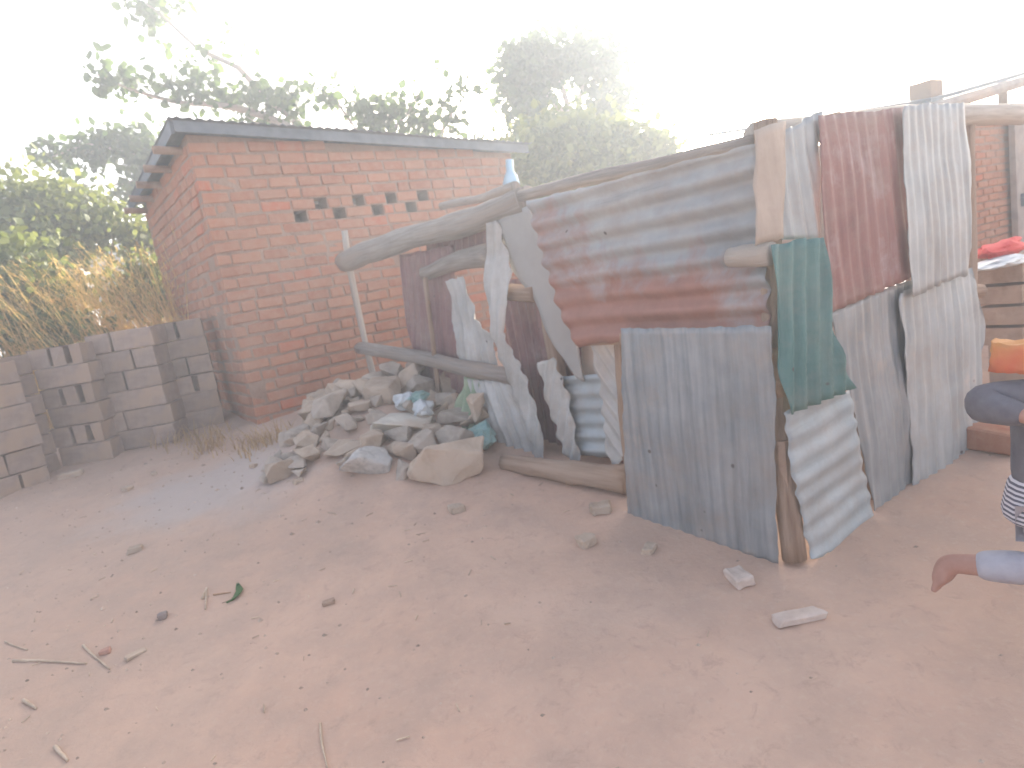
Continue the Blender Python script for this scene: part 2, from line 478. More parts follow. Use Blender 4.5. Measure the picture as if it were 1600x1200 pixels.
side_wall(HO + HU * HLEN + HW * HDEP, -HU, HW, HLEN - .115, lambda t: roof_z(HLEN - t, HDEP) - .05, 24, 'back wall of red brick')
# roof: corrugated iron on poles, dark fascia
rv = []; rf = []
ns, ntt = 120, 10
for j in range(ntt + 1):
    for i in range(ns + 1):
        s = -.13 + (HLEN + .33) * i / ns; t = -.16 + (HDEP + .36) * j / ntt
        p = HO + HU * s + HW * t
        rv.append(Vector((p.x, p.y, roof_z(s, t) + .032 + .010 * math.sin(2 * math.pi * s / .085) + .008 * noise.noise(Vector((s, t * .6, 4))))))
for j in range(ntt):
    for i in range(ns):
        a = j * (ns + 1) + i; rf.append((a, a + 1, a + ns + 2, a + ns + 1))
roof = mesh('roof', rv, rf, M_ROOF, house, True)
sm = roof.modifiers.new('thickness', 'SOLIDIFY'); sm.thickness = .006
def beam(name, s0, t0, s1, t1, dz, w, h, mat, parent):
    a = HO + HU * s0 + HW * t0; b = HO + HU * s1 + HW * t1
    a.z = roof_z(s0, t0) + dz; b.z = roof_z(s1, t1) + dz
    d = (b - a); n = Vector((-d.y, d.x, 0)).normalized() * w
    m = MB(); m.box(a - n / 2, d, n, Z * h); return m.build(name, mat, parent)
beam('fascia', -.10, -.12, HLEN + .16, -.12, -.075, .025, .09, M_ROOF, roof)
beam('barge_board', -.11, -.105, -.11, HDEP + .15, -.085, .025, .10, M_ROOF, roof)
for k in range(5):
    t = .25 + k * .58
    m = MB(); a = HO + HU * -.22 + HW * t; b = HO + HU * .1 + HW * t
    a.z = roof_z(-.22, t) - .115; b.z = roof_z(.1, t) - .115
    m.tube([a, b], .035, 8); m.build('rafter_end', M_WOODB, roof)

# ------------------------------------------------------------------ stacks of hollow concrete blocks
rs = random.Random(31)
def slotted(L, H, D, slots, depth):
    xsb = sorted({0.0, L, *[x for s in slots for x in s]}); zsb = [0.0, H * .07, H * .95, H] if slots else [0.0, H]
    m = MB()
    def q(a, b, c, d): m.raw([a, b, c, d], [(0, 1, 2, 3)])
    for i in range(len(xsb) - 1):
        for k in range(len(zsb) - 1):
            x0, x1, z0, z1 = xsb[i], xsb[i + 1], zsb[k], zsb[k + 1]
            if k == 1 and any(abs(s[0] - x0) < 1e-6 for s in slots):
                y = depth
                q((x0, y, z0), (x1, y, z0), (x1, y, z1), (x0, y, z1))
                q((x0, 0, z0), (x0, y, z0), (x0, y, z1), (x0, 0, z1))
                q((x1, y, z0), (x1, 0, z0), (x1, 0, z1), (x1, y, z1))
                q((x0, 0, z0), (x1, 0, z0), (x1, y, z0), (x0, y, z0))
                q((x0, y, z1), (x1, y, z1), (x1, 0, z1), (x0, 0, z1))
            else:
                q((x0, 0, z0), (x1, 0, z0), (x1, 0, z1), (x0, 0, z1))
    q((L, D, 0), (0, D, 0), (0, D, H), (L, D, H))
    q((0, D, 0), (0, 0, 0), (0, 0, H), (0, D, H)); q((L, 0, 0), (L, D, 0), (L, D, H), (L, 0, H))
    q((0, 0, H), (L, 0, H), (L, D, H), (0, D, H)); q((0, D, 0), (L, D, 0), (L, 0, 0), (0, 0, 0))
    bm = bmesh.new()
    vs = [bm.verts.new(p) for p in m.v]
    for f in m.f: bm.faces.new([vs[i] for i in f])
    bmesh.ops.remove_doubles(bm, verts=bm.verts, dist=1e-5)
    for v in bm.verts: v.co += Vector((rs.uniform(-.006, .006), rs.uniform(-.006, .006), rs.uniform(-.003, .003)))
    bmesh.ops.recalc_face_normals(bm, faces=bm.faces)
    me = bpy.data.meshes.new('concrete_block'); bm.to_mesh(me); bm.free()
    me.materials.append(M_BLOCK)
    return me
def stack(base, ang, lean, rows, rh, label, group):
    """rows from the top: list of blocks (length, slots) left to right; ang: heading of the face; lean: tilt in the face plane"""
    n = len(rows)
    mx = Matrix.Translation(base) @ Matrix.Rotation(R(ang), 4, 'Z') @ Matrix.Rotation(R(lean), 4, 'Y')
    for i, row in enumerate(rows):
        z = (n - 1 - i) * rh
        x = rs.uniform(-.012, .012)
        for bi, (L, slots) in enumerate(row):
            me = slotted(L - .004, rh - .005, .30, slots, .16)
            o = bpy.data.objects.new('concrete_block', me); col.objects.link(o)
            bv = o.modifiers.new('worn_edges', 'BEVEL'); bv.width = .008; bv.segments = 2; bv.limit_method = 'ANGLE'
            o.matrix_world = mx @ Matrix.Translation((x, rs.uniform(-.015, .015), z)) @ Matrix.Rotation(rs.uniform(-.012, .012), 4, 'Z')
            where = 'topmost row' if i == 0 else ('bottom row' if i == n - 1 else '%s row' % ['', 'second', 'third', 'fourth', 'fifth', 'sixth'][i])
            kind = 'slotted' if slots else 'plain'
            pos = '' if len(row) == 1 else (' left' if bi == 0 else ' right')
            tag(o, '%s concrete block, %s%s of %s' % (kind, where, pos, label), 'block', group)
            x += L + rs.uniform(.0, .012)
T2 = [(.17, .195), (.30, .335)]
T2b = [(.15, .185), (.285, .335)]
stack((-3.961,5.344,0.552), 2, 1.0, [[(.43, T2b)], [(.44, [])], [(.43, T2b)], [(.44, [])], [(.43, T2b)], [(.44, [])]], .171, 'the stack with paired slots', 'blocks of the slotted stack')
stack((-3.604,5.542,0.564), 5, .5, [[(.2, []), (.35, [])], [(.36, []), (.19, [])], [(.24, []), (.31, [])], [(.55, [])], [(.15, []), (.40, [])], [(.36, []), (.19, [])]], .176, 'the wide stack nearest the house', 'blocks of the wide stack')
stack((-3.154,5.865,0.586), 24, .5, [[(.4, [(.16, .19)])], [(.4, [])], [(.2, []), (.2, [])], [(.4, [(.2, .24)])], [(.4, [])], [(.4, [])]], .172, 'the shaded stack wedged against the house wall', 'blocks of the shaded stack')
stack((-4.045,5.077,0.529), 70, 1, [[(.27, [])], [(.27, [])], [(.27, [])], [(.27, [])], [(.27, [])], [(.27, [])]], .172, 'the grey stack beside the slotted stack', 'blocks of the grey stack')
stack((-4.085,4.531,0.481), 66, 1, [[(.58, [])], [(.58, [])], [(.3, []), (.28, [])], [(.58, [])], [(.3, []), (.28, [])], [(.58, [(.36, .385)])]], .175, 'the tan stack at the left picture edge', 'blocks of the leftmost stack')

# ------------------------------------------------------------------ sheets of roofing iron
def sheet(name, Lp, Rp, mat, parent=None, theta=0.0, pitch=.076, amp=.009, dent=.008, rag=.010, seed=0, label=None, thick=.0025, curl=0.0):
    """Lp, Rp: left and right edge polylines from top to bottom. theta 0: ridges run top to bottom, 90: ridges run across"""
    Lp = [Vector(p) for p in Lp]; Rp = [Vector(p) for p in Rp]
    top = Rp[0] - Lp[0]; bot = Rp[-1] - Lp[-1]
    U = (top + bot).normalized() if (top + bot).length > 1e-4 else top.normalized()
    V0 = ((Lp[-1] + Rp[-1]) - (Lp[0] + Rp[0]))
    V = (V0 - U * V0.dot(U)).normalized()
    Nn = U.cross(V)
    if Nn.dot(Vector((0, 0, 1.5)) - Lp[0]) < 0: Nn = -Nn
    ct, st = math.cos(R(theta)), math.sin(R(theta))
    w = max((Rp[0] - Lp[0]).length, (Rp[-1] - Lp[-1]).length); h = max((Lp[-1] - Lp[0]).length, (Rp[-1] - Rp[0]).length)
    fine = pitch / 7
    nu = max(8, int(w / (fine / max(abs(ct), .3) if abs(ct) > .15 else .03)))
    nv = max(8, int(h / (fine / max(abs(st), .3) if abs(st) > .15 else .03)))
    LL = subdiv(Lp, nv + 1); RR = subdiv(Rp, nv + 1)
    o0 = Lp[0]; sd = Vector((seed * 3.7, seed * 1.3, seed * .7))
    vs = []; uvs = []
    for j in range(nv + 1):
        for i in range(nu + 1):
            u = i / nu; v = j / nv
            p = LL[j].lerp(RR[j], u)
            a, b = (p - o0).dot(U), (p - o0).dot(V)
            if rag:
                e = rag * noise.noise(Vector((a * 9, b * 9, 0)) + sd) + rag * .6 * noise.noise(Vector((a * 31, b * 31, 3)) + sd)
                if j == 0 or j == nv: p = p + V * e
                if i == 0 or i == nu: p = p + U * e
            ph = a * ct + b * st + .012 * noise.noise(Vector((a * 1.5, b * 1.5, 7)) + sd)
            d = amp * math.sin(2 * math.pi * ph / pitch) * (1 + .35 * noise.noise(Vector((a * 3, b * 3, 1)) + sd))
            d += dent * (noise.noise(Vector((a * 2.4, b * 2.4, 5)) + sd) * 1.6 + noise.noise(Vector((a * 7, b * 7, 2)) + sd) * .6)
            if curl: d += curl * (max(0, .12 - u) / .12) ** 2 + curl * .5 * (max(0, u - .92) / .08) ** 2
            vs.append(p + Nn * d); uvs.append((a, -b))
    fs = []
    for j in range(nv):
        for i in range(nu):
            a = j * (nu + 1) + i; fs.append((a, a + 1, a + nu + 2, a + nu + 1))
    me = bpy.data.meshes.new(name); me.from_pydata([tuple(p) for p in vs], [], fs); me.update()
    ul = me.uv_layers.new(name='UVMap')
    # texture x runs across the ridges
    for lp in me.loops:
        x, y = uvs[lp.vertex_index]
        ul.data[lp.index].uv = (x * ct - y * st + seed * 2.3, x * st + y * ct + seed * 1.7) if theta else (x + seed * 2.3, y + seed * 1.7)
    o = link(name, me, mat, parent, True)
    m = o.modifiers.new('thickness', 'SOLIDIFY'); m.thickness = thick; m.offset = 0
    if label: o['label'] = label
    return o

def log(name, pts, rad, mat, parent=None, n=14, seg=12, wob=.012, seed=1, label=None):
    p = subdiv(pts, seg, wob, seed)
    seg = max(seg, 9) if False else seg
    rr = [lerp(rad[0], rad[1], i / (seg - 1)) for i in range(seg)] if isinstance(rad, tuple) else [rad] * seg
    rr = [q * (1 + .07 * noise.noise(Vector((i * .9, seed, 0))) + .13 * max(0, noise.noise(Vector((i * 1.7, seed + 4, 3))) - .25)) for i, q in enumerate(rr)]
    m = MB(); m.tube(p, rr, n, .22, seed)
    mat = {M_WOOD: M_LOG, M_WOODB: M_LOGB, M_PALEW: M_LOGP}.get(mat, mat)
    o = m.build(name, mat, parent, True)
    me = o.data; ul = me.uv_layers.new(name='UVMap'); Lg = sum((p[i + 1] - p[i]).length for i in range(seg - 1))
    for lp in me.loops:
        i, k = divmod(lp.vertex_index, n)
        ul.data[lp.index].uv = (abs(k / n - .5) * rr[0] * 6.28 * 2 + seed, Lg * i / (seg - 1) + seed * 1.7)
    if label: o['label'] = label
    return o

fence = empty('patchwork_fence', (1.018,2.390,0.200), 'tall patchwork fence of rusty, green, red and grey corrugated sheets around a corner post', 'fence')
# front run
sheet('corrugated_sheet', [(0.250,3.287,1.848), (0.295,3.231,1.464), (0.343,3.170,1.229), (0.370,3.136,1.096)], [(1.010,2.321,1.800), (1.005,2.328,1.453), (1.003,2.331,1.139)], M_RUST, fence, 90, .098, .014, .012, .012, 1, 'wide rusty sheet with ridges running across', curl=.03)
log('rail', [(0.224,3.434,1.903), (1.037,2.401,1.821)], .03, M_WOOD, fence, seed=3)
log('rail', [(0.384,3.247,1.109), (1.045,2.406,1.126)], .032, M_WOODB, fence, seed=4)
log('rail', [(0.904,2.424,1.423), (1.003,2.281,1.410)], (.036, .044), M_PALEW, fence, seg=6, seed=6, label='pale broken log end poking through the torn rusty sheet')
log('post', [(0.566,3.080,1.195), (0.522,3.136,0.173)], .035, M_WOODB, fence, seed=7)
# corner post
cp = log('corner_post', [(1.065,2.364,1.880), (1.013,2.382,1.063), (1.003,2.362,0.656), (0.993,2.326,0.207)], (.04, .05), M_WOODB, fence, seg=16, seed=8, label='split brown corner post')
pm = MB()
pm.box((0.970,2.324,0.699), Vector((0.962,2.334,0.220)) - Vector((0.970,2.324,0.699)), Vector((0.989,2.300,0.702)) - Vector((0.970,2.324,0.699)), (.03, .02, 0))
pm.build('post_splint', M_WOODB, cp)
log('bark_strip', [(0.993,2.327,1.061), (0.994,2.317,0.975), (0.998,2.320,0.881)], (.018, .026), M_BARK, cp, seg=7, seed=9)
# right run
sheet('corrugated_sheet', [(0.974,2.258,1.838), (0.951,2.244,1.635), (0.937,2.235,1.451)], [(1.136,2.357,1.871), (1.082,2.324,1.623), (1.066,2.314,1.461)], M_TAN, fence, 0, .3, .003, .006, .012, 2, 'narrow tan strip at the top of the corner')
sheet('corrugated_sheet', [(1.079,2.346,1.825), (1.078,2.344,1.627), (1.073,2.342,1.452)], [(1.352,2.512,1.910), (1.297,2.478,1.607), (1.288,2.473,1.423)], M_ZINCP, fence, 0, .076, .007, .006, .012, 3, 'pale sheet above the green one')
sheet('corrugated_sheet', [(0.991,2.245,1.447), (0.982,2.239,1.248), (0.979,2.237,1.038), (0.995,2.247,0.820)], [(1.275,2.418,1.436), (1.274,2.417,1.140), (1.312,2.440,0.952), (1.362,2.471,0.817)], M_GREEN, fence, 8, .085, .013, .008, .008, 4, 'torn green sheet')
sheet('corrugated_sheet', [(1.308,2.456,1.884), (1.283,2.441,1.533), (1.280,2.438,1.133)], [(1.859,2.793,1.907), (1.821,2.769,1.475), (1.828,2.773,1.190)], M_MAROONR, fence, 0, .072, .0042, .007, .010, 5, 'rust-red sheet with slanted lower edge')
sheet('corrugated_sheet', [(1.797,2.713,1.907), (1.781,2.704,1.686), (1.764,2.693,1.370), (1.787,2.707,1.107)], [(2.286,3.012,1.909), (2.305,3.023,1.626), (2.306,3.024,1.389), (2.248,2.989,1.135)], M_ZINCP, fence, 0, .066, .0042, .008, .014, 6, 'light grey upright sheet with uneven edges')
sheet('corrugated_sheet', [(1.300,2.480,1.142), (1.354,2.513,0.909), (1.413,2.549,0.586), (1.476,2.588,0.151)], [(1.941,2.871,1.182), (1.930,2.865,0.788), (1.943,2.873,0.503), (1.941,2.871,0.160)], M_ZINC, fence, 0, .07, .0042, .009, .014, 7, 'dull grey sheet below the rust-red one')
sheet('corrugated_sheet', [(1.733,2.721,1.139), (1.738,2.724,0.840), (1.757,2.736,0.567), (1.756,2.735,0.191)], [(2.375,3.113,1.134), (2.456,3.162,0.838), (2.373,3.112,0.543), (2.255,3.040,0.211)], M_ZINCP, fence, 3, .075, .0055, .012, .022, 8, 'crumpled pale sheet at the far end of the fence')
sheet('corrugated_sheet', [(0.991,2.268,0.821), (0.985,2.265,0.585), (1.019,2.285,0.415), (1.055,2.307,0.193)], [(1.361,2.494,0.802), (1.403,2.520,0.540), (1.455,2.551,0.164)], M_ZINCB, fence, 82, .088, .0045, .014, .02, 9, 'bluish grey sheet with ridges running across at the ground')
log('rail', [(1.047,2.419,1.842), (1.924,2.955,1.893), (3.079,3.637,1.886)], (.05, .055), M_PALEW, fence, seg=14, seed=11)
log('rail', [(1.060,2.427,1.228), (2.571,3.350,0.983)], .035, M_WOODB, fence, seed=12)
for a, b in ((((1.471,2.678,1.912)), ((1.535,2.717,0.124))), (((2.045,3.029,1.914)), ((1.996,2.999,0.134))), (((2.538,3.330,1.907)), ((2.380,3.233,0.180)))):
    log('post', [a, b], .035, M_WOODB, fence, seed=13)

# gate sheet leaning on the fence
gate = empty('gate_sheet', (0.714,2.617,0.256), 'large flat grey corrugated sheet standing as a gate left of the corner post', 'gate')
sheet('corrugated_sheet', [(0.529,2.828,1.181), (0.488,2.880,0.764), (0.445,2.935,0.226)], [(0.971,2.266,1.155), (0.946,2.297,0.685), (0.924,2.326,0.187)], M_ZINC, gate, 0, .058, .0038, .012, .010, 10)
m = MB()
m.box((0.538,2.864,1.155), Vector((0.983,2.299,1.133)) - Vector((0.538,2.864,1.155)), Vector((0.533,2.871,1.111)) - Vector((0.538,2.864,1.155)), (-.015, -.012, 0))
m.build('batten', M_WOODB, gate)

# ------------------------------------------------------------------ open pole frame left of the fence
frame_o = empty('pole_frame', (-0.185,3.987,0.366), 'open frame of grey poles between the rubble heap and the rusty sheet', 'frame')
log('pole', [(-1.309,5.865,1.882), (-0.566,4.842,1.899), (-0.060,4.145,1.882), (0.268,3.694,1.900)], (.092, .08), M_WOOD, frame_o, seg=18, seed=20, label='thick grey pole on top')
log('pole', [(-1.335,5.850,1.086), (-0.779,5.083,1.004), (-0.340,4.480,0.926), (0.017,3.989,0.865)], (.058, .056), M_WOOD, frame_o, seg=16, seed=21, label='lower cross pole')
log('pole', [(-0.502,4.822,1.619), (-0.223,4.438,1.657), (0.043,4.072,1.641)], (.05, .075), M_WOOD, frame_o, seg=10, seed=22, label='short thick pole under the top pole')
log('pole', [(-0.012,4.062,1.406), (0.234,3.724,1.371)], .05, M_WOODB, frame_o, seg=8, seed=23)
log('post', [(-1.267,5.943,2.157), (-1.313,6.007,1.514), (-1.291,5.975,0.959), (-1.290,5.974,0.549)], (.030, .028), M_PALEW, frame_o, seg=12, seed=24, label='thin pale post near the brick wall')
log('post', [(-0.490,4.669,1.597), (-0.529,4.723,1.181), (-0.561,4.767,0.784), (-0.605,4.827,0.429)], (.018, .018), M_WOODB, frame_o, seg=12, seed=25, label='thin stick post before the maroon sheet')
log('post', [(0.280,3.797,1.889), (0.289,3.801,1.390), (0.302,3.784,0.239)], .05, M_WOODB, frame_o, seg=12, seed=26)
log('pole', [(-0.313,5.293,2.141), (-0.020,4.804,2.083), (0.236,4.112,2.035)], (.028, .035), M_WOOD, frame_o, seg=8, seed=27, label='thin branch running back to the house wall')

def loose(name, label, cat, Lp, Rp, mat, th, pitch, amp, seed, base, group=None, **k):
    o = sheet(name, Lp, Rp, mat, None, th, pitch, amp, seed=seed, **k)
    return tag(o, label, cat, group)
G_SCRAP = 'scrap sheets around the pole frame'
loose('maroon_sheet', 'maroon corrugated sheet leaning behind the thin stick post', 'metal sheet', [(-0.709,5.158,1.811), (-0.776,5.250,1.287), (-0.777,5.252,0.795), (-0.723,5.177,0.365)], [(-0.248,4.523,1.771), (-0.305,4.602,1.247), (-0.300,4.595,0.864), (-0.334,4.642,0.425)], M_MAROON, 14, .08, .012, 21, None, G_SCRAP)
loose('maroon_sheet', 'small maroon sheet wedged under the top pole', 'metal sheet', [(-0.452,4.872,1.852), (-0.480,4.911,1.576)], [(0.057,4.171,1.840), (0.016,4.228,1.610)], M_MAROON, 20, .08, .012, 22, None, G_SCRAP)
loose('white_sheet', 'crumpled white sheet with a narrow top behind the lower cross pole', 'metal sheet', [(-0.335,4.558,1.542), (-0.359,4.591,1.258), (-0.335,4.558,0.924), (-0.302,4.512,0.685)], [(-0.220,4.399,1.545), (-0.167,4.326,1.286), (-0.066,4.188,1.103), (-0.075,4.200,0.704)], M_WHITE, 0, .07, .013, 23, None, G_SCRAP, dent=.03, rag=.02)
loose('white_sheet', 'tall narrow white sheet slanting across the pole frame', 'metal sheet', [(0.017,3.920,1.833), (-0.043,3.987,1.526), (-0.072,4.009,1.163), (-0.033,3.955,0.871), (0.030,3.869,0.582), (0.073,3.809,0.277)], [(0.079,3.835,1.830), (0.116,3.768,1.520), (0.000,3.909,1.159), (0.091,3.784,0.876), (0.121,3.743,0.595), (0.114,3.753,0.304)], M_WHITE, 25, .075, .013, 24, None, G_SCRAP, dent=.016, rag=.012)
loose('white_sheet', 'crushed pale sheet below the lower cross pole', 'metal sheet', [(-0.306,4.416,0.845), (-0.243,4.312,0.620), (-0.221,4.265,0.338)], [(0.012,3.978,0.842), (0.069,3.883,0.614), (0.105,3.816,0.269)], M_WHITE, -22, .075, .015, 25, None, G_SCRAP, dent=.035, rag=.02)
loose('fibre_board', 'long smooth grey board slanting down beside the rusty sheet', 'board', [(0.076,3.891,1.832), (0.132,3.813,1.517), (0.217,3.696,1.329), (0.265,3.630,1.099), (0.368,3.488,0.867)], [(0.265,3.630,1.858), (0.354,3.508,1.448), (0.403,3.440,1.271), (0.390,3.458,0.985), (0.397,3.448,0.853)], M_FIBRE, 0, 1.0, .001, 26, None, None, dent=.008, rag=.008, thick=.008)
loose('maroon_sheet', 'dull maroon sheet behind the slanting grey board, widened to block sun', 'metal sheet', [(0.029,4.261,1.489), (0.018,4.277,1.124), (-0.052,4.373,0.714), (-0.119,4.465,0.049)], [(0.482,3.638,1.396), (0.670,3.379,1.016), (0.658,3.396,0.779), (0.598,3.479,0.164)], M_MAROON, 0, .08, .010, 27, None, G_SCRAP)  # stretched wide and down to the ground to stop sun leaking through gaps
loose('corrugated_strip', 'pale slanting corrugated strip left of the bluish sheet', 'metal sheet', [(0.179,3.714,0.958), (0.186,3.704,0.673), (0.232,3.641,0.415), (0.290,3.562,0.300)], [(0.261,3.602,0.997), (0.304,3.542,0.793), (0.307,3.538,0.532), (0.311,3.533,0.313)], M_WHITE, 40, .072, .014, 28, None, G_SCRAP)
loose('corrugated_sheet', 'small bluish corrugated sheet with level ridges near the ground', 'metal sheet', [(0.297,3.637,0.871), (0.295,3.639,0.667), (0.290,3.647,0.379)], [(0.519,3.331,0.894), (0.507,3.348,0.692), (0.491,3.370,0.408)], M_ZINCB, 90, .085, .012, 29, None, G_SCRAP)
loose('corrugated_strip', 'pale corrugated strip with pointed foot beside the gate sheet', 'metal sheet', [(0.442,3.319,1.084), (0.470,3.280,0.854), (0.442,3.319,0.528), (0.456,3.299,0.362)], [(0.597,3.105,1.085), (0.577,3.132,0.860), (0.532,3.195,0.495), (0.469,3.281,0.372)], M_WHITE, -35, .075, .012, 30, None, G_SCRAP)
loose('tan_panel', 'small tan panel between grey board and pale strip', 'panel', [(0.426,3.545,1.116), (0.408,3.569,0.816)], [(0.553,3.369,1.123), (0.529,3.403,0.823)], M_TAN, 0, .5, .001, 31, None, None)
tag(log('fallen_log', [(-0.122,3.722,0.390), (0.131,3.463,0.373), (0.521,3.133,0.346)], (.05, .075), M_WOODB, seg=14, seed=33), 'dusty brown log lying on the ground under the scrap sheets', 'log')

# ------------------------------------------------------------------ rubble heap
def rock_mesh(sx, sy, sz, seed, mat, npts=16, bev=.07):
    r = random.Random(seed); bm = bmesh.new()
    for _ in range(npts):
        v = Vector((r.gauss(0, 1), r.gauss(0, 1), r.gauss(0, 1))).normalized() * r.uniform(.82, 1.0)
        v.x = max(-.78, min(.78, v.x)); v.y = max(-.8, min(.8, v.y)); v.z = max(-.6, min(.62, v.z))
        bm.verts.new((v.x * sx / 1.56, v.y * sy / 1.6, v.z * sz / 1.22))
    ret = bmesh.ops.convex_hull(bm, input=list(bm.verts))
    bmesh.ops.delete(bm, geom=list({g for g in ret['geom_interior'] + ret['geom_unused'] if isinstance(g, bmesh.types.BMVert)}), context='VERTS')
    bmesh.ops.dissolve_limit(bm, angle_limit=.16, verts=bm.verts, edges=bm.edges)
    bmesh.ops.bevel(bm, geom=list(bm.edges), offset=min(sx, sy, sz) * bev * .5, segments=1, affect='EDGES', clamp_overlap=True)
    bmesh.ops.triangulate(bm, faces=bm.faces)
    mn = min(sx, sy, sz)
    if mn > .12:
        bmesh.ops.subdivide_edges(bm, edges=[e for e in bm.edges if e.calc_length() > mn * .2], cuts=2, use_grid_fill=True)
        bmesh.ops.triangulate(bm, faces=bm.faces)
    for v in bm.verts:
        v.co += v.co.normalized() * (noise.noise(v.co * (2.2 / mn) + Vector((seed, 0, 0))) * .07 * mn + noise.noise(v.co * (7 / mn)) * .03 * mn)
    bmesh.ops.recalc_face_normals(bm, faces=bm.faces)
    me = bpy.data.meshes.new('stone'); bm.to_mesh(me); bm.free()
    me.materials.append(mat)
    return me
def rock(name, p, size, seed, mat, rot, label, group=None, npts=16):
    me = rock_mesh(*size, seed, mat, npts)
    o = bpy.data.objects.new(name, me); col.objects.link(o)
    o.location = p; o.rotation_euler = rot
    return tag(o, label, 'stone', group)
G_R = 'stones of the rubble heap'
big = [
 ('boulder', (-0.477,3.732,0.477), (.50, .40, .27), 2, 1, (0, .05, -.2), 'largest boulder of the rubble heap, pale on top with a tan front', None),
 ('stone', (-1.004,3.876,0.479), (.34, .30, .24), 5, 3, (0, .12, .3), 'squarish speckled grey stone at the front of the rubble heap', None),
 ('stone', (-0.796,4.265,0.601), (.44, .36, .17), 9, 2, (0, .08, .3), 'smooth cream stone behind the largest boulder', None),
 ('stone', (-1.660,4.627,0.569), (.27, .24, .24), 12, 0, (.3, 0, .7), 'angular grey stone at the left end of the rubble heap', None),
 ('stone', (-1.383,4.244,0.509), (.18, .18, .22), 15, 1, (.2, .3, .1), 'upright tan stone left of the speckled stone', None),
 ('stone', (-1.172,4.123,0.565), (.32, .22, .09), 16, 1, (.1, -.05, .25), 'thin flat tan slab above the speckled stone', None),
 ('stone', (-0.765,3.758,0.434), (.13, .13, .16), 18, 0, (0, .1, .9), 'small grey stone wedged between speckled stone and largest boulder', None),
 ('stone', (-0.949,4.131,0.571), (.16, .15, .14), 21, 1, (0, .4, .2), 'round tan stone left of the cream stone', None),
 ('stone', (-0.758,3.945,0.521), (.16, .2, .16), 24, 1, (.3, .1, .5), 'brown stone under the cream stone', None),
 ('stone', (-0.576,4.104,0.583), (.17, .13, .08), 26, 1, (0, 0, .3), 'small flat tan stone on top of the largest boulder', None),
 ('stone', (-1.053,4.952,0.788), (.13, .12, .15), 27, 2, (0, .1, .1), 'squared pale stone at the foot of the thin pale post', None),
 ('stone', (-0.282,4.173,0.684), (.13, .14, .20), 28, 1, (.1, .3, .2), 'tan stone propped against the green bag', None),
 ('stone', (-1.627,4.331,0.471), (.14, .13, .10), 29, 0, (0, .1, .4), 'small grey stone fallen at the left foot of the heap', None),
 ('stone', (-1.165,4.655,0.743), (.26, .2, .08), 31, 1, (0, .05, .3), 'flat stone highest on the heap by the brick wall', None),
]
for nm, p, sz, sd, mi, rot, lab, grp in big:
    rock(nm, p, sz, sd, M_ROCK[mi], rot, lab, grp, 15 if sz[0] > .3 else 13)
rr_ = random.Random(77)
placed = [(Vector(b[1]), max(b[2]) * .5) for b in big]
cnt = 0; tries = 0
while cnt < 140 and tries < 16000:
    tries += 1
    x = rr_.uniform(-1.72, -.2); y = rr_.uniform(3.95, 6.0)
    wall_d = (Vector((x, y, 0)) - HO).dot(HN)
    if wall_d < .12: continue
    hgt = heap(x, y)
    if hgt < .055: continue
    if (x + .25) > 0 or x - .1 > -.05: continue
    s = rr_.uniform(.15, .30) if cnt < 60 else rr_.uniform(.07, .15)
    p = Vector((x, y, gh(x, y) + s * .28))
    if any((p - q).length < (s * .48 + rq) * .55 for q, rq in placed): continue
    placed.append((p, s * .48)); cnt += 1
    mi_ = rr_.choice((0, 0, 1, 1, 1)); up = wall_d < .55
    zone = ('at the foot of the brick wall' if up else 'along its front edge') if hgt < .17 else ('high up by the brick wall' if up else 'in the middle')
    side = 'left' if x < -1.35 else ('right' if x > -.8 else 'central')
    lab = '%s %s stone, %s part of the rubble heap, %s' % ('larger' if s > .15 else 'small', ('grey', 'tan')[mi_], side, zone)
    rock('stone', p, (s * rr_.uniform(.9, 1.3), s, s * rr_.uniform(.5, .8)), 100 + cnt, M_ROCK[mi_], (rr_.uniform(-.4, .4), rr_.uniform(-.4, .4), rr_.uniform(0, 6)), lab, G_R, 11)

# ------------------------------------------------------------------ rubbish by the heap
def crumple(name, pts, size, mat, label, cat, seed, flat=.5, sub=3):
    bm = bmesh.new(); bmesh.ops.create_icosphere(bm, subdivisions=sub, radius=1)
    sd = Vector((seed * 2.1, seed, 3))
    for v in bm.verts:
        c = v.co.copy()
        k = 1 + .45 * noise.noise(c * 1.6 + sd) + .30 * abs(noise.noise(c * 3.7 + sd)) - .12 * abs(noise.noise(c * 8 + sd))
        v.co = Vector((c.x * size[0], c.y * size[1], c.z * size[2])) * k * .5
    o = bm_obj(name, bm, mat, None, False)
    o.location = pts
    o.rotation_euler = (0, 0, seed)
    return tag(o, label, cat)
M_GBAG = mat_simple('green_cloth', (.20, .27, .17), (.34, .38, .26), 6, .8, .5, .02)
M_TEAL = mat_simple('teal_plastic', (.15, .28, .26), (.27, .38, .355), 5, .45, .3, .01, spec=.5)
M_WBAG = mat_simple('white_plastic', (.42, .44, .45), (.56, .57, .57), 5, .45, .3, .01, spec=.5)
M_CARD = mat_simple('cardboard', (.46, .29, .18), (.58, .40, .27), 5, .85, .3, .01)
M_BLUE = mat_simple('blue_plastic', (.25, .45, .58), (.42, .58, .68), 5, .4, .3, .01, spec=.5)
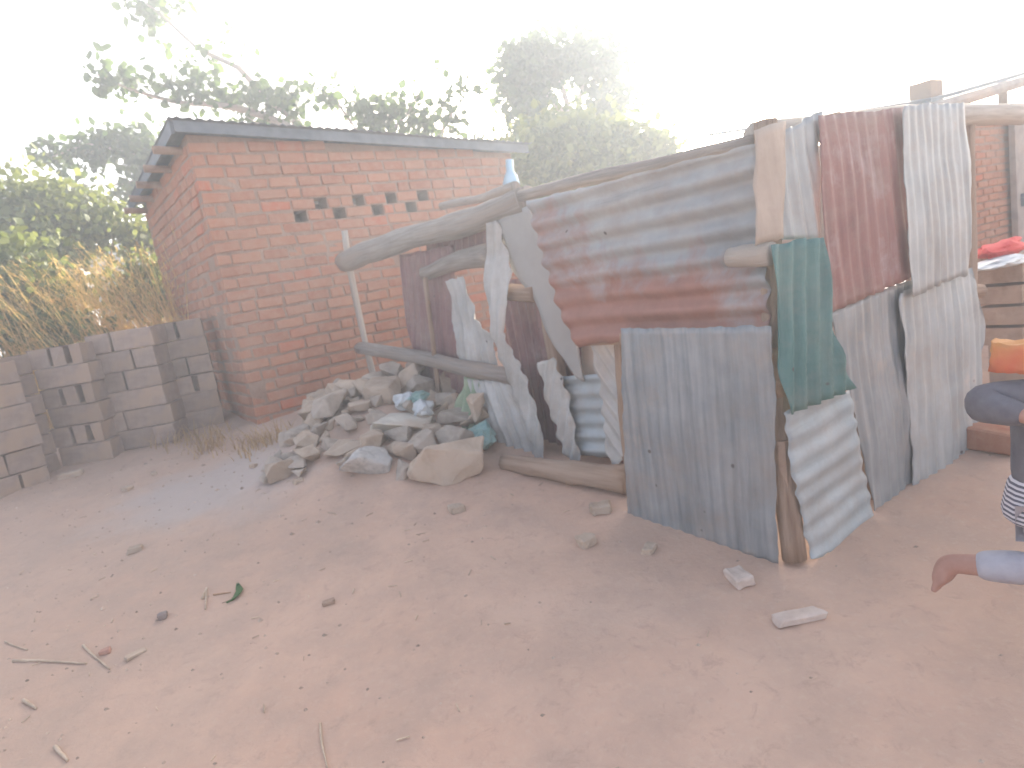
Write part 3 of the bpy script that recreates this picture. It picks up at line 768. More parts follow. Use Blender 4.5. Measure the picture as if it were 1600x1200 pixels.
# green cloth hung over the scrap
sheet_g = sheet('green_cloth', [(-0.343,4.416,0.843), (-0.433,4.455,0.624), (-0.518,4.538,0.405)], [(-0.226,4.254,0.857), (-0.303,4.293,0.635), (-0.279,4.225,0.415)], M_GBAG, None, 0, .09, .02, .03, .02, 41)
tag(sheet_g, 'faded green cloth hanging beside the crushed pale sheet', 'cloth')
crumple('plastic_bag', (-0.261,4.056,0.493), (.24, .18, .16), M_TEAL, 'crumpled teal plastic bag behind the largest boulder', 'bag', 2)
crumple('plastic_bag', (-0.783,4.509,0.743), (.17, .15, .12), M_WBAG, 'white plastic bag on the heap beside the maroon sheet', 'bag', 3)
crumple('plastic_bag', (-0.670,4.405,0.772), (.17, .10, .08), M_TEAL, 'teal plastic scrap on top of the white bag', 'bag', 4)
crumple('plastic_bag', (-0.653,4.349,0.686), (.15, .14, .12), M_WBAG, 'second white bag below the teal scrap', 'bag', 5)
cs = sheet('cardboard_piece', [(-1.103,5.616,0.819), (-0.970,5.228,0.745)], [(-0.775,5.163,0.864), (-0.689,4.842,0.732)], M_CARD, None, 0, 1.0, .001, .012, .01, 42, thick=.006)
tag(cs, 'tan cardboard piece lying under the lower cross pole', 'cardboard')
bl = MB()
bl.tube([(0.362,7.288,2.374), (0.381,7.303,2.485), (0.390,7.309,2.575), (0.391,7.310,2.624), (0.406,7.321,2.748)], [.09, .10, .075, .045, .045], 12)
tag(bl.build('plastic_bottle', M_BLUE, None, True), 'blue plastic bottle stuck upside at the right corner of the brick house', 'bottle')

# ------------------------------------------------------------------ second brick building behind the fence
K0 = Vector((3.603,5.270,1.585)); KU = Vector((math.cos(R(31)), math.sin(R(31)), 0)); KN = Vector((math.sin(R(31)), -math.cos(R(31)), 0))
if KN.dot(-K0) < 0: KN = -KN
shed = empty('brick_shed', (K0.x, K0.y, gh(K0.x, K0.y)), 'red brick shed behind the right end of the patchwork fence', 'house')
KLEN = 4.2; ktop = Vector((4.669,5.911,2.194)).z
wb = MB(); kb = Vector((K0.x, K0.y, 0)) - KN * .012
wb.box(kb + Z * .1, KU * KLEN, -KN * .2, Z * (ktop - .1))
wb.box(kb - KN * .2 + Z * .1, KU * .2, -KN * 1.8, Z * (ktop - .12))
kw = wb.build('wall', M_MORTAR, shed)
rest2 = MB(); pinv = world_of(kw).inverted()
kbr = []
c = 0
while .42 + CH * .62 * (c + 1) < ktop:
    z = .42 + CH * .62 * (c + .5); x = 0 if c % 2 else -.1
    while x < KLEN:
        if 0 <= x + .1 < KLEN: kbr.append((x + .1, z, .19 / BLEN, .66 * .92, c))
        x += .205
    c += 1
kvis = [b for b in kbr if b[0] < 1.6 and b[1] > .8]; koth = [b for b in kbr if not (b[0] < 1.6 and b[1] > .8)]
add_bricks(kvis + koth, frame(Vector((K0.x, K0.y, 0)), KU, KN), kw, rest2, min(300, len(kvis)))
if rest2.v: tag(rest2.build('brick', M_BRICK, kw), kind='stuff')
ra = Vector((3.671,5.194,2.260)); rb2 = Vector((5.210,6.119,2.488)); rd = (rb2 - ra).normalized()
slope_up = (-KN * 1.0 + Z * .15).normalized()
rfm = MB(); rfm.box(ra, rd * 3.8, slope_up * 2.2, Z * .03)
krf = rfm.build('roof', M_ROOF, shed)
bmm = MB(); bmm.tube([ra - Z * .05 - rd * .02, ra - Z * .05 + rd * 3.7], .05, 10); bmm.build('eave_pole', M_WOOD, krf)
for k in (.15, 1.9, 3.5):
    pz = MB(); b = K0 + KU * k - KN * .1; b.z = ktop - .02
    t_ = b.copy(); t_.z = ra.z + (rd.z / max(KU.dot(rd), .1)) * k + .0
    pz.tube([b, t_], .04, 8); pz.build('roof_prop', M_WOOD, shed)
dm = MB()
d0 = Vector((5.013,6.082,1.272)); d0.z = .5
dm.box(d0, KU * .8, KN * .05, Z * 1.75)
dr = dm.build('door', M_WOOD, shed); dr['label'] = 'grey timber door leaf'
dh = MB(); dh.box(d0 + KU * .08 + KN * .05 + Z * .8, KU * .03, KN * .04, Z * .12); dh.build('handle', M_ROOF, dr)
rwm = MB(); w0 = Vector((3.832,5.349,2.344)); rwm.box(w0 - KU * .1 - Z * .06, KU * .2, -KN * .16, Z * .17)
tag(rwm.build('roof_weight', M_BLOCK), 'dark square block weighing down the shed roof edge', 'block')
# bench of stacked planks with a red cloth
for k in range(4):
    pk = MB(); a = Vector((2.874,3.782,0.979)); a.z -= .02 + k * .125
    pk.box(a + KN * rnd.uniform(-.02, .02), KU * 1.3, KN * .25, Z * .105)
    tag(pk.build('stacked_plank', M_WOODB), 'brown plank of the pile before the shed, %s' % ['on top under the red cloth', 'second from the top', 'third from the top', 'lowest'][k], 'plank', 'planks piled before the shed')
M_RED = mat_simple('red_cloth', (.60, .06, .06), (.75, .12, .10), 6, .8, .5, .02)
pb = Vector((2.874,3.782,0.979)); PT = pb.z + .085
cl = crumple('red_cloth', (3.034,3.761,1.052), (.42, .2, .10), M_RED, 'bright red cloth lying on the plank pile at the right picture edge', 'cloth', 1)
cl.location.z = PT + .085; cl.rotation_euler = (0, 0, R(31))
cl = crumple('plastic_bag', (2.894,3.619,1.014), (.44, .2, .06), M_WBAG, 'flat white plastic under the red cloth on the plank pile', 'bag', 2)
cl.location.z = PT + .025; cl.rotation_euler = (0, 0, R(31))
for k, (dx_, dz_) in enumerate(((.15, 0), (1.0, 0))):
    lg = MB(); a = Vector((2.874,3.782,0.979)) + KU * dx_; g0 = gh(a.x, a.y)
    lg.box((a.x, a.y, g0 - .05), KU * .12, KN * .22, Z * (pb.z - .02 - 3 * .125 - g0 + .05))
    tag(lg.build('support_block', M_BLOCK), 'concrete block carrying the plank pile, %s' % ('nearer the fence' if k == 0 else 'farther from the fence'), 'block')

# ------------------------------------------------------------------ loose things on the yard
me = BR[2]
o = bpy.data.objects.new('loose_brick', me); col.objects.link(o)
p = Vector((2.319,2.985,0.232)); o.location = (p.x, p.y, gh(p.x, p.y) + .07); o.rotation_euler = (R(0), R(2), R(-58)); o.scale = (1.0, 1.6, 1.35)
o.location.z -= .012
tag(o, 'single brown brick lying beyond the far end of the fence', 'brick')
def chip(name, p, dims, rz, mat, label, cat, seed):
    bm = bmesh.new(); bmesh.ops.create_cube(bm, size=1)
    r = random.Random(seed)
    for v in bm.verts:
        v.co = Vector((v.co.x * dims[0] * r.uniform(.85, 1.1), v.co.y * dims[1] * r.uniform(.85, 1.1), v.co.z * dims[2] * r.uniform(.8, 1.1)))
    bmesh.ops.bevel(bm, geom=list(bm.edges), offset=min(dims) * .16, segments=1, affect='EDGES')
    bmesh.ops.triangulate(bm, faces=bm.faces)
    bmesh.ops.subdivide_edges(bm, edges=list(bm.edges), cuts=2, use_grid_fill=True)
    mn = min(dims)
    for v in bm.verts: v.co += v.co.normalized() * (noise.noise(v.co * (.8 / mn) + Vector((seed * 3.1, 0, 0))) * .28 * mn + noise.noise(v.co * (2.5 / mn)) * .10 * mn)
    o = bm_obj(name, bm, mat)
    o.location = (p[0], p[1], gh(p[0], p[1]) + dims[2] * .35); o.rotation_euler = (r.uniform(-.06, .06), r.uniform(-.06, .06), rz)
    return tag(o, label, cat)
M_CHIP = mat_simple('dusty_brick_chip', (.46, .35, .29), (.60, .49, .42), 16, .95, .6, .006)
chip('brick_chip', (0.742,2.265,0.193), (.075, .115, .04), .1, M_CHIP, 'pale brick chip lying before the foot of the gate sheet', 'stone', 1)
chip('half_brick', (0.839,1.986,0.166), (.17, .06, .026), .12, M_CHIP, 'flat pale half-buried brick between the gate sheet and the running child', 'stone', 2)
chip('stone', (0.207,2.720,0.244), (.075, .07, .05), .5, M_ROCK[1], 'lone tan stone on bare soil left of the gate sheet', 'stone', 3)
chip('stone', (0.467,2.570,0.226), (.07, .05, .03), .9, M_ROCK[1], 'half-buried tan stone before the left foot of the gate sheet', 'stone', 4)
chip('stone', (-3.684,5.052,0.521), (.17, .10, .05), .3, M_ROCK[1], 'flat stone before the slotted block stack', 'stone', 5)
chip('stone', (-2.256,3.398,0.347), (.07, .05, .04), .3, M_ROCK[1], 'small brown stone on the yard below the block stacks', 'stone', 6)
chip('stone', (-1.872,2.455,0.255), (.045, .035, .02), .3, mat_simple('brick_red', (.36, .19, .14), (.44, .25, .19), 20), 'tiny red brick bit among the twigs', 'stone', 7)
chip('stone', (-1.715,2.640,0.269), (.04, .03, .03), .3, mat_simple('dark_grit', (.20, .16, .145), (.28, .225, .20), 20), 'small dark clod left of the green leaf', 'stone', 8)
chip('stone', (-0.945,2.546,0.247), (.05, .035, .02), .3, M_WOODB, 'small brown clod in the middle of the yard', 'stone', 9)
chip('stone', (-1.714,2.398,0.247), (.08, .035, .015), .9, M_ROCK[1], 'thin pale flake beside the red brick bit', 'stone', 10)
for k, (px, d) in enumerate((((0.332,2.989,0.266), .10), ((-1.452,3.884,0.377), .06), ((-2.900,4.480,0.456), .07), ((-2.854,4.759,0.481), .05), ((-1.895,4.317,0.424), .05), ((-0.411,3.249,0.302), .08))):
    chip('stone', px, (d, d * .8, d * .5), k * .7, M_ROCK[1], ['tan stone near the end of the fallen log', 'small stone just below the left end of the heap', 'small stone below the wide block stack', 'smaller stone right below the wide block stack', 'little stone between dry weeds and rubble heap', 'small stone on the soil below the largest boulder'][k], 'stone', 20 + k)
M_TWIG = mat_simple('dry_twig', (.38, .28, .20), (.56, .44, .33), 20, .9, .3, .004)
def twig(pts, r, label, name='twig', mat=None):
    P = [Vector((p[0], p[1], gh(p[0], p[1]) + r * .8)) for p in subdiv([Vector(p) for p in pts], 9, .006, r * 900)]
    m = MB(); m.tube(P, [r * (1.1 - .5 * i / 8) for i in range(9)], 6, .3)
    return tag(m.build(name, mat or M_TWIG, None, True), label, 'twig')
twig([(-2.283,2.487,0.264), (-1.911,2.386,0.249)], .006, 'long straight twig lying at the left picture edge')
twig([(-2.007,2.520,0.263), (-1.891,2.420,0.252), (-1.778,2.326,0.241)], .005, 'forked pale twig beside the red brick bit')
twig([(-2.459,2.671,0.284), (-2.269,2.557,0.271)], .004, 'short twig above the long straight twig')
twig([(-0.812,1.860,0.183), (-0.781,1.764,0.173), (-0.738,1.662,0.163)], .004, 'thin pale stalk at the bottom picture edge')
twig([(-1.582,2.740,0.276), (-1.612,2.852,0.286), (-1.532,2.654,0.267)], .006, 'bent pale stalk left of the green leaf')
twig([(-2.036,2.203,0.234), (-1.947,2.146,0.228)], .007, 'stubby pale stick near the bottom left corner')
twig([(-1.747,1.944,0.206), (-1.658,1.875,0.198)], .007, 'stubby stick at the very bottom left')
twig([(-1.544,2.770,0.278), (-1.461,2.768,0.276)], .004, 'reddish twig touching the green leaf', mat=M_BARK)
lf = []
for k, p in enumerate(subdiv([(-1.454,2.830,0.282), (-1.414,2.756,0.274), (-1.404,2.682,0.267), (-1.437,2.662,0.266)], 8)):
    w = .016 * math.sin(math.pi * (k + .6) / 8.2)
    lf += [Vector((p.x - w, p.y - w * .4, gh(p.x, p.y) + .012)), Vector((p.x, p.y, gh(p.x, p.y) + .004)), Vector((p.x + w, p.y + w * .4, gh(p.x, p.y) + .014))]
lo = mesh('fallen_leaf', lf, [(3 * i + j, 3 * i + j + 1, 3 * i + j + 4, 3 * i + j + 3) for i in range(7) for j in (0, 1)], mat_leaf('green_leaf', (.05, .12, .04), (.08, .16, .05), .2), None, True)
tag(lo, 'curled green leaf lying on the left part of the yard', 'leaf')
lo.modifiers.new('thickness', 'SOLIDIFY').thickness = .0015
# gravel and straw litter
gr = MB(); rg = random.Random(3)
for k in range(2600):
    x = rg.uniform(-4.6, 2.6); y = rg.uniform(1.2, 5.3)
    if rg.random() > (.10 + .75 * max(0, min(1, (-x + .2) / 2.2))): continue
    s = rg.uniform(.003, .010) * (2 if rg.random() < .07 else 1); z = gh(x, y)
    v = [Vector((x + s * rg.uniform(.7, 1.3) * a, y + s * rg.uniform(.7, 1.3) * b, z + s * c_ * .7)) for a, b, c_ in ((1, 0, 0), (0, 1, 0), (-1, 0, 0), (0, -1, 0), (0, 0, 1), (0, 0, -1))]
    gr.raw(v, [(0, 1, 4), (1, 2, 4), (2, 3, 4), (3, 0, 4), (1, 0, 5), (2, 1, 5), (3, 2, 5), (0, 3, 5)])
tag(gr.build('gravel', mat_simple('grit', (.32, .225, .17), (.52, .40, .31), 30, .95, .3, .003, island=.35), None), 'fine gravel and grit scattered over the yard', 'gravel', kind='stuff')
st_ = MB()
for k in range(110):
    x = rg.uniform(-3.6, .2) if rg.random() < .94 else rg.uniform(0, 2.0); y = rg.uniform(1.3, 4.6)
    a = rg.uniform(0, 6.28); L = rg.uniform(.012, .05); w = rg.uniform(.0010, .0022)
    d = Vector((math.cos(a), math.sin(a), 0)) * L / 2; n_ = Vector((-math.sin(a), math.cos(a), 0)) * w
    z0, z1 = gh(x - d.x, y - d.y) + .003, gh(x + d.x, y + d.y) + .004
    q = [Vector((x, y, 0)) - d - n_, Vector((x, y, 0)) + d - n_, Vector((x, y, 0)) + d + n_, Vector((x, y, 0)) - d + n_]
    for i_, zz in enumerate((z0, z1, z1, z0)): q[i_].z = zz
    st_.raw(q + [p + Vector((0, 0, .003)) for p in q], [(0, 3, 2, 1), (4, 5, 6, 7), (0, 1, 5, 4), (1, 2, 6, 5), (2, 3, 7, 6), (3, 0, 4, 7)])
tag(st_.build('straw_litter', mat_simple('pale_straw', (.42, .31, .22), (.58, .46, .34), 20, .9, .2, .002, island=.3), None), 'bits of dry straw littering the yard', 'straw', kind='stuff')

# ------------------------------------------------------------------ plants
def blades(name, spots, hrange, wid, mat, label, cat, seed, lean=(0, 0), per=12, droop=.5, head=False):
    r = random.Random(seed); m = MB()
    for (x, y) in spots:
        for _ in range(per):
            bx, by = x + r.gauss(0, .10), y + r.gauss(0, .10)
            h = r.uniform(*hrange); a = r.uniform(0, 6.28)
            dv = Vector((math.cos(a), math.sin(a), 0)) * h * droop * r.uniform(.2, 1) + Vector((lean[0], lean[1], 0)) * h
            w = Vector((-math.sin(a), math.cos(a), 0)) * wid * r.uniform(.6, 1.4)
            b = Vector((bx, by, gh(bx, by) - .02)); seg = 4; vs = []
            for i in range(seg + 1):
                t = i / seg
                p = b + Z * h * (t - .12 * t * t) + dv * t * t
                ww = w * (1 - .85 * t)
                vs += [p - ww, p + ww]
            m.raw(vs, [(2 * i, 2 * i + 1, 2 * i + 3, 2 * i + 2) for i in range(seg)])
            if head and r.random() < .5:
                q = vs[-1]; d = (vs[-1] - vs[-3]).normalized()
                for _k in range(5):
                    e = Vector((r.gauss(0, 1), r.gauss(0, 1), r.gauss(0, 1))).normalized() * .018
                    c0 = q - d * r.uniform(0, .22)
                    m.raw([c0 - e, c0 + e * .3 + d * .03, c0 + e + d * .07], [(0, 1, 2)])
    return tag(m.build(name, mat, None), label, cat, kind='stuff')

def leaves(mb, clusters, size, seed, droop=.3):
    r = random.Random(seed)
    for (c_, rad, n) in clusters:
        c_ = Vector(c_)
        rv = Vector(rad) if not isinstance(rad, (int, float)) else Vector((rad, rad, rad))
        subs = []
        for _ in range(max(3, n // 14)):
            d = Vector((r.gauss(0, 1), r.gauss(0, 1), r.gauss(0, 1))).normalized() * r.random() ** .4
            subs.append(c_ + Vector((d.x * rv.x, d.y * rv.y, d.z * rv.z)))
        for _ in range(n):
            s0 = r.choice(subs); k = min(rv) * .28 + size * .5
            p = s0 + Vector((r.gauss(0, k), r.gauss(0, k), r.gauss(0, k)))
            ax = Vector((r.gauss(0, 1), r.gauss(0, 1), r.gauss(0, 1) - droop)).normalized()
            sd_ = ax.orthogonal().normalized()
            sd_ = (Matrix.Rotation(r.uniform(0, 6.28), 3, ax) @ sd_)
            nn = ax.cross(sd_)
            L = size * r.uniform(.6, 1.35); w = L * r.uniform(.30, .46)
            mb.raw([p, p + ax * L * .35 + sd_ * w + nn * L * .06, p + ax * L * .75 + sd_ * w * .7, p + ax * L, p + ax * L * .75 - sd_ * w * .7, p + ax * L * .35 - sd_ * w + nn * L * .06],
                   [(0, 1, 2, 3), (0, 3, 4, 5)])

def tree(name, label, cat, base, limbs, clusters, leaf, seed, mat, group=None):
    base = Vector(base); base.z = gh(base.x, base.y)
    e = empty(name, base, label, cat, group)
    m = MB()
    for k, (pts, r0, r1) in enumerate(limbs):
        pts = [Vector(p) for p in pts]
        if k == 0: pts = [base - Z * .1] + pts
        n = max(5, int(sum((pts[i + 1] - pts[i]).length for i in range(len(pts) - 1)) / .22))
        pp = subdiv(pts, n, .05, seed + k)
        m.tube(pp, [lerp(r0, r1, i / (n - 1)) for i in range(n)], 8 if r0 > .05 else 5, .2, k)
    m.build('trunk', M_WOOD, e, True)
    cm = MB(); leaves(cm, clusters, leaf, seed)
    cm.build('crown', mat, e)
    return e
# tree behind the house whose branches sweep out to the left over the roof
Y1 = 11.0
t1 = [([(-2.468,11.000,3.057), (-2.327,11.000,4.076)], .16, .10),
      ([(-2.350,11.000,3.977), (-2.926,10.800,4.537), (-3.612,10.600,4.817), (-4.198,10.400,4.938), (-4.778,10.200,5.147), (-5.219,10.000,5.379)], .085, .014),
      ([(-2.452,11.000,4.097), (-2.935,11.000,4.787), (-3.262,11.000,5.190), (-3.462,11.000,5.450), (-3.850,11.000,5.788), (-4.188,11.000,6.095), (-4.468,11.000,6.410), (-4.721,11.000,6.735)], .08, .014),
      ([(-3.262,11.000,5.190), (-3.496,11.100,5.605), (-3.661,11.200,5.962), (-3.730,11.200,6.111)], .02, .005),
      ([(-2.286,11.000,4.069), (-1.775,11.000,4.239), (-2.000,11.000,4.682), (-2.185,11.000,4.902), (-2.239,11.000,5.130)], .055, .010),
      ([(-2.288,11.000,3.864), (-1.418,11.300,4.141), (-0.908,11.300,4.474), (-0.622,11.300,4.809)], .055, .010),
      ([(-2.311,11.000,3.764), (-0.585,11.500,3.969), (-0.150,11.500,4.472), (0.215,11.500,4.748)], .055, .010),
      ([(-2.840,10.900,4.596), (-3.093,10.600,4.420), (-3.373,10.400,4.631)], .02, .005)]
c1 = [((-2.977,10.800,4.763), (.42, .4, .22), 420), ((-3.505,10.700,4.999), (.42, .35, .16), 210), ((-4.011,10.500,5.067), (.4, .3, .13), 190), ((-4.447,10.300,5.121), (.38, .3, .10), 160), ((-4.847,10.200,5.250), (.3, .25, .09), 130), ((-5.205,10.000,5.430), (.16, .2, .14), 80), ((-5.100,10.000,5.297), (.16, .2, .08), 50),
      ((-4.178,11.000,5.735), (.14, .2, .12), 36), ((-3.859,11.000,5.751), (.12, .15, .12), 30), ((-4.482,11.000,5.853), (.1, .1, .06), 14), ((-3.713,11.200,6.049), (.08, .1, .1), 18), ((-3.322,11.000,5.721), (.06, .1, .12), 12), ((-4.721,11.000,6.622), (.38, .3, .16), 170), ((-4.330,11.000,6.653), (.3, .2, .14), 80), ((-4.582,11.000,6.371), (.14, .15, .08), 34), ((-4.790,11.000,6.747), (.2, .2, .1), 50),
      ((-2.583,11.000,4.928), (.26, .3, .22), 120), ((-2.151,11.000,4.957), (.22, .3, .16), 70), ((-1.814,11.000,4.801), (.2, .2, .12), 44), ((-1.763,11.000,4.542), (.2, .2, .14), 50),
      ((-1.238,11.300,4.477), (.42, .4, .24), 330), ((-0.943,11.300,4.303), (.3, .3, .2), 170), ((-1.522,11.200,4.345), (.24, .3, .2), 120), ((-0.645,11.300,4.689), (.1, .1, .22), 36), ((-0.209,11.500,4.461), (.16, .2, .26), 90), ((-0.344,11.500,4.165), (.14, .2, .18), 60), ((0.041,11.500,4.777), (.24, .2, .08), 54), ((-0.762,11.400,4.159), (.3, .2, .1), 70), ((0.088,11.500,3.942), (.2, .2, .05), 34), ((-0.372,11.500,5.178), (.08, .1, .06), 8)]
tree('broadleaf_tree', 'sparse tree behind the brick house with branches sweeping left over its roof', 'tree', (-2.676,11.000,2.124), t1, [(a, b, int(c * .55)) for a, b, c in c1], .15, 3, M_LEAF)
# tree left behind the house
t2 = [([(-5.640,12.000,3.702), (-5.577,12.000,4.463)], .12, .07), ([(-5.577,12.000,4.463), (-6.056,11.800,4.840), (-6.586,11.600,4.932), (-7.108,11.500,4.830)], .05, .01), ([(-5.600,12.000,4.377), (-5.951,11.800,4.183), (-6.130,11.700,3.955)], .04, .01), ([(-5.614,12.000,4.324), (-6.454,11.800,4.246), (-7.090,11.600,4.369)], .03, .008)]
c2 = [((-5.714,12.000,4.733), (.4, .5, .34), 420), ((-6.154,11.800,4.900), (.4, .4, .16), 260), ((-6.546,11.700,4.902), (.3, .3, .12), 140), ((-6.991,11.600,4.893), (.26, .3, .12), 110), ((-5.925,12.000,4.263), (.26, .4, .34), 220), ((-6.091,11.800,4.095), (.16, .3, .22), 90), ((-6.636,11.700,4.592), (.12, .2, .16), 50), ((-6.982,11.600,4.351), (.28, .2, .08), 60), ((-7.402,11.600,4.833), (.14, .2, .05), 24)]
tree('broadleaf_tree', 'leafy tree half hidden behind the left wall of the brick house', 'tree', (-5.908,12.000,2.699), t2, [(a, b, int(c * 1.1)) for a, b, c in c2], .15, 5, M_LEAF)
# round-topped tree right of the house
t3 = [([(2.229,14.000,3.510), (2.225,14.000,4.106), (2.234,14.000,4.431)], .17, .12), ([(2.224,14.000,4.368), (1.934,14.000,4.870), (1.617,14.000,5.434), (1.366,14.000,5.792)], .09, .02), ([(2.224,14.000,4.368), (2.167,14.000,4.960), (2.087,14.000,5.484), (1.979,14.000,5.817)], .09, .02),
      ([(2.241,14.000,4.300), (2.447,14.000,4.913), (2.657,14.000,5.390), (2.572,14.000,5.720)], .08, .02), ([(2.231,14.000,4.236), (2.743,14.000,4.606), (3.134,14.000,4.928)], .07, .02)]
c3 = [((1.695,14.000,5.738), (.75, .7, .36), 650), ((2.493,14.000,5.645), (.75, .7, .30), 620), ((1.242,14.000,5.623), (.36, .5, .4), 260), ((2.923,14.000,5.346), (.40, .5, .4), 300), ((1.393,14.000,5.152), (.4, .5, .34), 330), ((1.101,13.800,5.082), (.26, .3, .3), 150), ((1.606,14.000,4.795), (.22, .3, .26), 140), ((3.115,14.000,4.803), (.36, .4, .34), 280), ((2.841,14.000,4.525), (.22, .3, .3), 130), ((1.939,14.000,5.407), (.3, .4, .12), 90), ((1.610,14.000,4.405), (.3, .3, .2), 130), ((1.109,13.600,4.398), (.22, .3, .2), 90), ((0.774,13.800,5.136), (.1, .1, .1), 16), ((3.100,14.000,4.417), (.2, .2, .2), 60)]
tree('broadleaf_tree', 'round-topped tree with sky gaps in its crown between house and fence', 'tree', (1.897,14.000,1.375), t3, [(a, b, int(c * 1.35)) for a, b, c in c3], .16, 7, M_LEAF)
# bushes
def bush(label, base, clusters, leaf, seed, mat, group, stems):
    b = Vector(base); b.z = gh(b.x, b.y)
    e = empty('bush', b, label, 'bush', group)
    m = MB()
    for k, s in enumerate(stems):
        m.tube(subdiv([b - Z * .05, b.lerp(Vector(s), .5) + Vector((0, 0, .1)), s], 7, .04, k + seed), [.035 * (1 - .8 * i / 6) for i in range(7)], 6)
    m.build('stem', M_WOODB, e, True)
    cm = MB(); leaves(cm, [(a, b_, int(c * 2.3)) for a, b_, c in clusters], leaf * 1.0, seed); cm.build('crown', mat, e)
    return e
bush('dense green bush rising behind the rusty sheet', (1.667,10.500,2.300), [((1.238,10.500,3.230), (.7, .6, .5), 1100), ((1.948,10.500,3.110), (.75, .6, .5), 1200), ((2.533,10.600,3.030), (.55, .5, .35), 600), ((2.982,10.700,3.044), (.4, .4, .2), 260), ((0.952,10.300,2.849), (.5, .5, .5), 500), ((1.864,10.400,2.659), (.8, .5, .5), 800), ((1.563,10.600,3.563), (.4, .4, .2), 240), ((2.267,10.600,3.375), (.36, .3, .16), 150)], .12, 11, M_LEAFB, None,
     [(1.246,10.500,3.278), (1.970,10.500,3.256), (2.680,10.600,2.955)])
bush('hazy green bush at the left picture edge behind the blocks', (-6.487,8.600,1.543), [((-6.052,8.800,3.442), (.8, .6, .4), 620), ((-6.165,8.600,2.862), (.8, .6, .6), 900), ((-5.963,8.600,2.405), (.7, .6, .6), 700), ((-5.371,7.200,1.965), (.5, .35, .45), 420), ((-5.404,7.400,2.472), (.5, .4, .4), 420), ((-4.759,7.000,1.729), (.4, .25, .14), 150), ((-6.761,8.600,3.131), (.8, .8, .8), 700)], .10, 12, M_LEAFB, 'bushes behind the block stacks', [(-6.184,8.800,3.297), (-5.889,8.600,2.647), (-6.520,8.600,3.090)])
bush('thin straggling bush behind the straw, left of the house wall', (-6.088,9.400,1.369), [((-5.762,9.400,3.455), (.5, .5, .24), 240), ((-5.446,9.400,3.266), (.5, .5, .2), 200), ((-4.995,9.400,3.053), (.34, .4, .2), 180), ((-4.892,9.600,2.911), (.24, .4, .26), 160), ((-6.001,9.400,3.585), (.3, .3, .16), 110), ((-5.800,9.400,3.009), (.6, .4, .3), 260)], .10, 13, M_LEAFB, 'bushes behind the block stacks', [(-5.762,9.400,3.455), (-5.169,9.400,3.263), (-4.823,9.500,3.031)])
bush('bright low bush between straw and the house corner', (-4.436,8.000,1.421), [((-4.470,8.200,2.151), (.5, .3, .22), 380), ((-4.283,8.300,2.282), (.3, .3, .2), 200), ((-4.172,8.000,1.943), (.25, .3, .2), 170)], .08, 14, M_LEAFB, 'bushes behind the block stacks', [(-4.470,8.200,2.151), (-4.213,8.200,2.188)])
# dry grass
sp = [(rnd.uniform(-5.5, -3.4), rnd.uniform(6.7, 8.3)) for _ in range(120)]
blades('dry_grass', sp, (.9, 2.1), .007, M_STRAW, 'tall sunlit straw-coloured grass behind the block stacks', 'grass', 3, (-.16, .0), 18, .6, True)
sp = []
while len(sp) < 26:
    t = rnd.uniform(-.15, 1.0); p = Vector((-2.889,5.497,0.548)).lerp(Vector((-1.933,4.824,0.471)), t); sp.append((p.x + rnd.gauss(0, .06), p.y + rnd.gauss(0, .10)))
blades('dry_weeds', sp, (.07, .22), .005, M_WEED, 'dry brown weeds along the foot of the brick house', 'weeds', 4, (0, 0), 16, 1.1)
# far hut seen through the bushes
hb = Vector((-9.272,17.000,3.020)); hut = empty('far_hut', (hb.x, hb.y, gh(hb.x, hb.y)), 'grey-blue hut in the distance left of the brick house', 'hut')
hz = gh(hb.x, hb.y); ht = Vector((-9.030,17.000,3.896)).z
hm = MB(); hm.box((hb.x - 1.1, hb.y, hz - .1), (2.2, 0, 0), (0, 2, 0), (0, 0, ht - hz)); hm.build('wall', M_ZINC, hut)
hr = MB(); hr.raw([(hb.x - 1.3, hb.y - .3, ht - .12), (hb.x + 1.3, hb.y - .3, ht - .12), (hb.x + 1.3, hb.y + 1, ht + .35), (hb.x - 1.3, hb.y + 1, ht + .35), (hb.x - 1.3, hb.y + 2.3, ht - .12), (hb.x + 1.3, hb.y + 2.3, ht - .12)], [(0, 1, 2, 3), (3, 2, 5, 4), (0, 3, 4), (1, 5, 2), (0, 4, 5, 1)])
hr.build('roof', M_ROOF, hut)

# ------------------------------------------------------------------ running child at the right edge
M_SKIN = mat_simple('skin', (.20, .095, .06), (.25, .12, .08), 12, .6, .1, .002)
M_SKINF = mat_simple('dusty_foot', (.33, .165, .12), (.42, .235, .18), 14, .75, .1, .002)
M_TOP = mat_simple('grey_sleeve', (.105, .095, .11), (.15, .14, .155), 18, .9, .3, .006)
M_TROU = mat_simple('pale_grey_trousers', (.33, .31, .345), (.42, .40, .43), 14, .9, .4, .008)
M_HAIR = mat_simple('black_hair', (.012, .010, .010), (.03, .025, .022), 40, .9, .8, .01)
M_ORANGE = mat_simple('orange_bag', (.50, .20, .06), (.60, .30, .10), 8, .7, .3, .01, c3=(.55, .12, .06))
def mat_stripe():
    m, nt, b = new_mat('striped_cloth')
    v = coords(nt, 'Object')
    w = N(nt, 'TexWave', {'Vector': v, 'Scale': 22.0, 'Distortion': .6, 'Detail': 1.0}, bands_direction='Z')
    nt.links.new(ramp(nt, w.outputs[0], [(.45, (.10, .09, .12)), (.55, (.62, .58, .60))]), b.inputs['Base Color'])
    b.inputs['Roughness'].default_value = .9
    return m
M_STRIPE = mat_stripe()
child = empty('person', (1.516,1.696,0.129), 'child in grey sleeves and pale trousers running out of the picture at the right edge', 'person')
